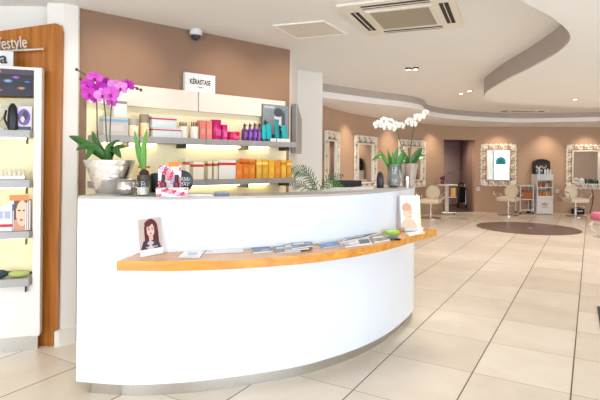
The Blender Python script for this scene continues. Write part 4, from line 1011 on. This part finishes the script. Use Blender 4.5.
salon_chair('cream round backed salon chair left of the doorway behind the baby card', 430.5, 218.4, -.5)
# display tower
p = far_frame(539)[0]-Vector((0, .17, 0)); t = thing('display_tower', 'narrow white shelf tower with a gold crown on its lower front', 'shelf tower', (p.x, p.y, .0005), .03)
w, hT = .22, 1.04
B('side_panel', PAPER, t, -w, -w+.02, -.16, .14, 0, hT); B('side_panel', PAPER, t, w-.02, w, -.16, .14, 0, hT); B('back_panel', PAPER, t, -w+.02, w-.02, .12, .14, 0, hT)
for z in (.47, .70): B('shelf', PAPER, t, -w+.02, w-.02, -.15, .12, z, z+.018)
B('top', PAPER, t, -w, w, -.16, .14, hT, hT+.02); B('header', PAPER, t, -w+.02, w-.02, -.158, -.14, hT-.14, hT); fp = B('lower_front', PAPER, t, -w+.02, w-.02, -.158, -.14, .02, .47)
mb = MB(); mb.M = tr(0, -.16, .27) @ Matrix.Rotation(PI/2, 4, 'X')
mb.prism([(-.07, -.03), (.07, -.03), (.09, .05), (.045, .01), (0, .07), (-.045, .01), (-.09, .05)], 0, .004); cr = mb.build('crown_emblem', C((206, 170, 96)), t); cr['label'] = 'gold crown emblem'
B('crown_text', C((150, 140, 130)), t, -.08, .08, -.161, -.158, .19, .205)
def tower_thing(name, label, cat, x, z, rgb, cap, h, r, y=-.06, group='products on the shelf tower'):
    q = thing(name, label, cat, (t.location.x+x*math.cos(.03)-y*math.sin(.03), t.location.y+x*math.sin(.03)+y*math.cos(.03), z+.0015), .03, group)
    MB().lathe([(r*.95, 0), (r, .005), (r, h*.7), (r*.5, h*.76)], 14).build('body', C(rgb), q, True); MB().lathe([(r*.55, h*.76), (r*.5, h)], 12).build('cap', C(cap), q, True)
for k, (x, c) in enumerate(((-.15, (206, 110, 40)), (-.07, (226, 150, 60)), (.01, (196, 90, 40)), (.09, (236, 220, 190)), (.16, (214, 130, 50)))):
    nm = ('first', 'second', 'third', 'fourth', 'last')[k]
    tower_thing('product_bottle', '%s bottle from the left on the upper level of the shelf tower' % nm, 'bottle', x, .718, c, (90, 50, 30), .15, .03)
    tower_thing('product_bottle', '%s bottle from the left on the lower level of the shelf tower' % nm, 'bottle', x, .488, ((236, 210, 170), (226, 140, 60), (214, 120, 40), (230, 190, 120), (206, 160, 110))[k], (120, 80, 50), .16, .03)
for k, (x, c, h_) in enumerate(((-.19, (40, 150, 150), .12), (-.13, (220, 226, 226), .16), (-.07, (60, 130, 140), .12), (.03, (240, 240, 240), .14), (.10, (230, 232, 236), .15), (.17, (226, 226, 226), .13))):
    tower_thing('product_bottle', ('teal bottle at the left on top of the shelf tower', 'tall pale bottle between the two teal ones on the shelf tower', 'second teal bottle from the left on top of the shelf tower', 'first white bottle under the black picture box', 'tallest white bottle under the black picture box', 'white bottle at the right on top of the shelf tower')[k], 'bottle', x, hT+.02, c, (230, 230, 230), h_, .027, -.10)
def dark_faces(x, y):
    r = (38, 34, 36)
    for cx, cy, rr, c in ((.25, .62, .17, (206, 196, 200)), (.62, .66, .18, (176, 150, 146)), (.82, .35, .14, (130, 170, 176)), (.42, .28, .13, (214, 160, 160))):
        if math.hypot(x-cx, (y-cy)*.9) < rr: r = c
        if math.hypot(x-cx, (y-cy-.1)*.9) < rr*.7: r = (52, 40, 40)
    return r
q = thing('picture_box', 'black arched picture box standing on top of the shelf tower', 'display box', (t.location.x, t.location.y+.03, hT+.022), .03)
mb = MB(); mb.M = Matrix.Rotation(PI/2, 4, 'X'); mb.prism([(-w*.98, 0), (w*.98, 0), (w*.98, .30)]+[(w*.98*math.cos(a_*PI/10), .30+.10*math.sin(a_*PI/10)) for a_ in range(1, 10)]+[(-w*.98, .30)], -.07, .04); mb.build('box', BLACK, q)
picture('picture', q, w*1.8, .30, dark_faces, 30, 24, tr(0, -.0415, .01))
# trolley with basket
p = far_frame(521)[0]-Vector((0, .40, 0)); t = thing('basket_rack', 'slim white rack with two tiers left of the shelf tower', 'rack', (p.x, p.y+.18, .0005), 0)
for x in (-.17, .17):
    for y in (-.14, .14):
        l = MB().tube([(x, y, .05), (x, y, .76)], .014, 8).build('post', PAPER, t, True); mb = MB(); mb.M = tr(x, y, .03) @ Matrix.Rotation(PI/2, 4, 'Y'); mb.lathe([(.03, -.01), (.03, .01)], 14); mb.build('castor', BLACK, l, True)
B('top_tray', PAPER, t, -.19, .19, -.16, .16, .74, .765); B('shelf', PAPER, t, -.18, .18, -.15, .15, .38, .40); B('lower_bar', PAPER, t, -.17, .17, -.15, -.13, .10, .125)
q = thing('storage_basket', 'orange brown basket on the slim white rack', 'basket', (p.x+.03, p.y+.17, .4025), 0)
m = MB(); bm_ = mat('woven_basket', (176, 108, 56), .8, bump=.5, noise_scale=60, noise_amt=.2)
m.box(-.13, .13, -.11, .11, 0, .02); m.box(-.13, .13, -.11, -.09, .02, .22); m.box(-.13, .13, .09, .11, .02, .22); m.box(-.13, -.11, -.09, .09, .02, .22); m.box(.11, .13, -.09, .09, .02, .22); m.build('body', bm_, q)
MB().tube([(-.06, -.112, .17), (0, -.125, .2), (.06, -.112, .17)], .008, 6).build('handle', C((110, 64, 34)), q, True)
# trolley table left of the doorway
p = far_frame(441)[0]-Vector((-.10, .38, 0)); t = thing('trolley_table', 'white two tier wheeled table left of the doorway', 'trolley', (p.x, p.y, .0005), 0)
B('top_tray', PAPER, t, -.30, .18, -.16, .16, .76, .785); B('lower_tray', PAPER, t, -.18, .16, -.14, .14, .45, .472); B('column', C((226, 206, 184)), t, -.08, .02, -.03, .03, .07, .45) if False else B('column', C((226, 206, 184)), t, -.08, .02, .06, .10, .07, .76)
for s in (-1, 1): l = B('foot', STEEL, t, s*.02-.17 if s < 0 else -.01, .0 if s < 0 else .19, -.03, .03, .05, .07); mb = MB(); mb.M = tr(s*.15, 0, .025) @ Matrix.Rotation(PI/2, 4, 'Y'); mb.lathe([(.025, -.012), (.025, .012)], 14); mb.build('castor', BLACK, l, True)
q = thing('purple_flowers', 'small pot of purple flowers on the wheeled table left of the doorway', 'potted flowers', (p.x-.17, p.y, .7865), 0)
MB().lathe([(.04, 0), (.055, .09), (.05, .09)], 16).build('pot', C((120, 84, 60)), q, True)
for k in range(9): a_ = k*2.4; MB().ball((.045*math.cos(a_), .045*math.sin(a_), .13+.03*(k % 3)), (.03, .03, .026), 8, 6).build('blossom', C((110, 60, 120), .6), q, True)
q = thing('orange_box', 'orange box on the lower tier of the wheeled table', 'box', (p.x+.10, p.y, .473), 0); B('box', C((236, 170, 70)), q, -.06, .06, -.06, .06, 0, .20, .004); B('lid', C((246, 200, 110)), q, -.062, .062, -.062, .062, .2005, .22)
# folding cart in the doorway
p = atZ(462, 208, 0); t = thing('folding_cart', 'black folded wheeled cart standing inside the doorway', 'cart', (p.x, p.y, .0035), .1)
B('frame', BLACK, t, -.10, .10, -.03, .03, .16, .62, .02); 
for s in (-1, 1):
    MB().tube([(s*.11, 0, .1), (s*.12, .03, .5), (s*.10, .06, .70)], .016, 8).build('side_tube', STEEL if s > 0 else BLACK, t, True)
    mb = MB(); mb.M = tr(s*.13, .0, .075) @ Matrix.Rotation(PI/2, 4, 'Y'); mb.lathe([(.05, -.018), (.072, -.014), (.072, .014), (.05, .018)], 20); mb.build('wheel', BLACK, t, True)
MB().tube([(-.10, .06, .70), (0, .07, .74), (.10, .06, .70)], .016, 8).build('handle', BLACK, t, True); B('foot_plate', STEEL, t, -.09, .05, -.12, -.03, .03, .045)
# wall sockets, cord and the black device
for u, v, nm in ((478, 189, 'small white wall socket between the doorway and the daylight mirror'), (557, 191, 'small white wall socket right of the shelf tower')):
    c, d, n = far_frame(u, v); z = atY(u, v, c.y).z; t = thing('wall_socket', nm, 'socket', (c.x+n.x*.002, c.y+n.y*.002, z), math.atan2(d.y, d.x), 'white wall sockets')
    B('plate', PAPER, t, -.05, .05, -.014, -.001, -.05, .05, .003); B('insert', C((210, 206, 200)), t, -.028, .028, -.018, -.0142, -.028, .028)
c, d, n = far_frame(591.5, 200); zz = [atY(591, v, c.y).z for v in (190, 197, 204, 211, 216)]
o = MB().tube(spline([(c.x+dx, c.y-.03, z) for dx, z in zip((0, .03, .01, -.04, -.06), zz)], 6), .012, 6).build('power_cord', C((96, 70, 54)), None, True); tag(o, 'dark cord hanging down the tan wall behind the right salon chair', 'cord')
p = atZ(582.5, 215.6, 0); t = thing('black_case', 'small black case on the floor behind the right salon chair', 'case', (p.x+.05, p.y+.3, .0005), .05)
B('body', BLACK, t, -.13, .13, -.09, .09, 0, .15, .015); B('label_plate', C((190, 190, 194)), t, -.08, .08, -.0915, -.088, .08, .11); MB().tube([(-.06, 0, .148), (-.05, 0, .18), (.05, 0, .18), (.06, 0, .148)], .01, 6).build('handle', BLACK, t, True)
# bottles under the right mirror
c, d, n = far_frame(585); rzz = math.atan2(d.y, d.x)
sh = thing('glass_shelf', 'narrow pale ledge at the bottom of the right edge mirror', 'shelf', (c.x+n.x*.012, c.y+n.y*.012, .80), rzz)
B('board', FRAMEM, sh, -.34, .34, -.21, -.065, 0, .02); 
for x in (-.25, .25): B('bracket', FRAMEM, sh, x, x+.02, -.10, -.065, -.06, 0)
for k, (x, rgb, h_) in enumerate(((-.06, (30, 70, 70), .12), (.01, (24, 96, 96), .10), (.07, (40, 60, 62), .13), (.13, (20, 84, 90), .11), (.19, (46, 100, 96), .12), (.25, (28, 56, 60), .10))):
    q = thing('product_bottle', '%s bottle on the ledge of the right edge mirror, counted from the white ball' % ('first dark', 'second teal', 'third dark', 'fourth teal', 'fifth teal', 'sixth dark')[k], 'bottle', Vector((c.x, c.y, .8215))+d*x+n*.15, 0, 'bottles on the mirror ledge')
    MB().lathe([(.024, 0), (.026, .005), (.026, h_*.7), (.012, h_*.8)], 12).build('body', C(rgb), q, True); MB().lathe([(.013, h_*.8), (.012, h_)], 10).build('cap', BLACK, q, True)
q = thing('cotton_ball_jar', 'round white ball ornament on the ledge of the right edge mirror', 'ornament', Vector((c.x, c.y, .8215))+d*-.17+n*.15); MB().ball((0, 0, .075), .07, 16, 10).build('ball', PAPER, q, True); MB().lathe([(.035, 0), (.03, .012)], 14).build('foot', PAPER, q, True)
# floor disc, pink stool, mat
c = (atZ(527, 228, 0)); t = thing('floor_disc', 'large dark brown polished disc set in the tiled floor', 'floor disc', (c.x, c.y, .0005), 0)
MB().lathe([(1.01, 0), (1.01, .003), (1.0, .004)], 72).build('disc', BROWNF, t, True); MB().lathe([(.06, .0042), (.06, .012), (.04, .02)], 20, (.05, -.02, 0)).build('stud', STEEL, t, True)
p = atZ(595.5, 240, 0); t = thing('upholstered_stool', 'pink upholstered stool with curved white legs at the right edge', 'stool', (p.x+.74, p.y+.25, .0005), .1)
mb = MB(); mb.box(-.55, .55, -.30, .30, .30, .46, .06); mb.build('seat', PINK, t, True)
B('apron', mat('ivory_lacquer', (232, 220, 208), .35), t, -.52, .52, -.27, .27, .25, .31, .01)
for sx in (-1, 1):
    for sy in (-1, 1): MB().tube(spline([(sx*.49, sy*.24, .27), (sx*.53, sy*.27, .20), (sx*.48, sy*.24, .10), (sx*.46, sy*.23, .05), (sx*.50, sy*.26, .005)], 6), [.035]*7+[.03]*6+[.022]*6+[.018]*5+[.02], 8).build('leg', MATS['ivory_lacquer'], t, True)
q = [atZ(u, v, 0) for u, v in ((597, 307), (600.5, 331), (640, 336), (632, 310))]; c = sum(q, Vector())/4
t = thing('floor_mat', 'dark grey floor mat just entering at the right edge', 'mat', (c.x, c.y, .0005)); MB().prism([((p-c).x, (p-c).y) for p in q], 0, .008).build('border', CHAR, t); MB().prism([((p-c).x*.9, (p-c).y*.9) for p in q], .0082, .012).build('pile', mat('mat_pile', (70, 68, 68), .9, bump=.6, noise_scale=80), t)

# ------------------------------------------------------------------ lamps and fill spots
for u in (345, 388, 430, 498, 545, 585, 640):
    c, d, n = far_frame(u); s = c+n*.55
    spot((s.x, s.y, ZS-.02), 38, 90, 1., target=(c.x, c.y, 1.3))
for tt in (.35, 1.35, 2.0):
    s = wp(tt, .75); spot((s.x, s.y, ZC-.02), 28, 80, 1., target=wp(tt, 0, 1.9))
for x, y in ((3.2, 9.6), (5.4, 9.2), (7.6, 10.2), (5.0, 6.4), (7.5, 6.0), (2.2, 7.2), (1.2, 4.4), (.9, 1.2), (-2.2, 1.6)):
    spot((x, y, (ZS if x > 3.4 and y < 8.2 else ZC)-.02), 155, 140, .8, (255, 247, 239), None, .3)  # strong for ceiling bounce; pair nearest the camera added to brighten the floor

cq = cor(Wd*.45, .9); spot((cq[0], cq[1], 2.28), 70, 150, .6)  # added fill to brighten the corridor, no fitting modelled

# by the window, seen in the daylight mirror
t = thing('hooded_hair_dryer', 'teal hooded hair dryer on a stand reflected in the daylight mirror', 'hair dryer', (5.15, -1.3, .0005), 0)
MB().lathe([(.28, 0), (.28, .03), (.05, .06)], 24).build('base', DARKMET, t, True); MB().tube([(0, 0, .05), (0, 0, 1.25)], .025, 10).build('pole', STEEL, t, True)
mb = MB(); mb.lathe([(.26, 1.2), (.29, 1.32), (.27, 1.5), (.16, 1.62), (.03, 1.66)], 28, (0, .18, 0)); mb.build('hood', C((30, 130, 140)), t, True)
t = thing('green_plant', 'leafy green plant in a pot reflected in the daylight mirror', 'potted plant', (5.75, -1.6, .0005), 0)
MB().lathe([(.16, 0), (.21, .4), (.18, .4)], 24).build('pot', C((60, 110, 120)), t, True)
for k in range(12):
    a_ = k*2.4; e = Vector((math.cos(a_), math.sin(a_), 0)); P = spline([Vector((0, 0, .36)), e*.15+Vector((0, 0, .8)), e*.42+Vector((0, 0, .95+.03*k))], 5); n_ = len(P)
    MB().blade(P, [.14*max(.1, math.sin(PI*(.1+.9*i/(n_-1)))) for i in range(n_)], (.2, .3, 1), .15).build('leaf', LEAF2, t, True)
sc.view_settings.view_transform = 'Standard'; sc.view_settings.look = 'None'; sc.view_settings.exposure = 0.16; sc.view_settings.gamma = 1
sc.view_settings.use_curve_mapping = False
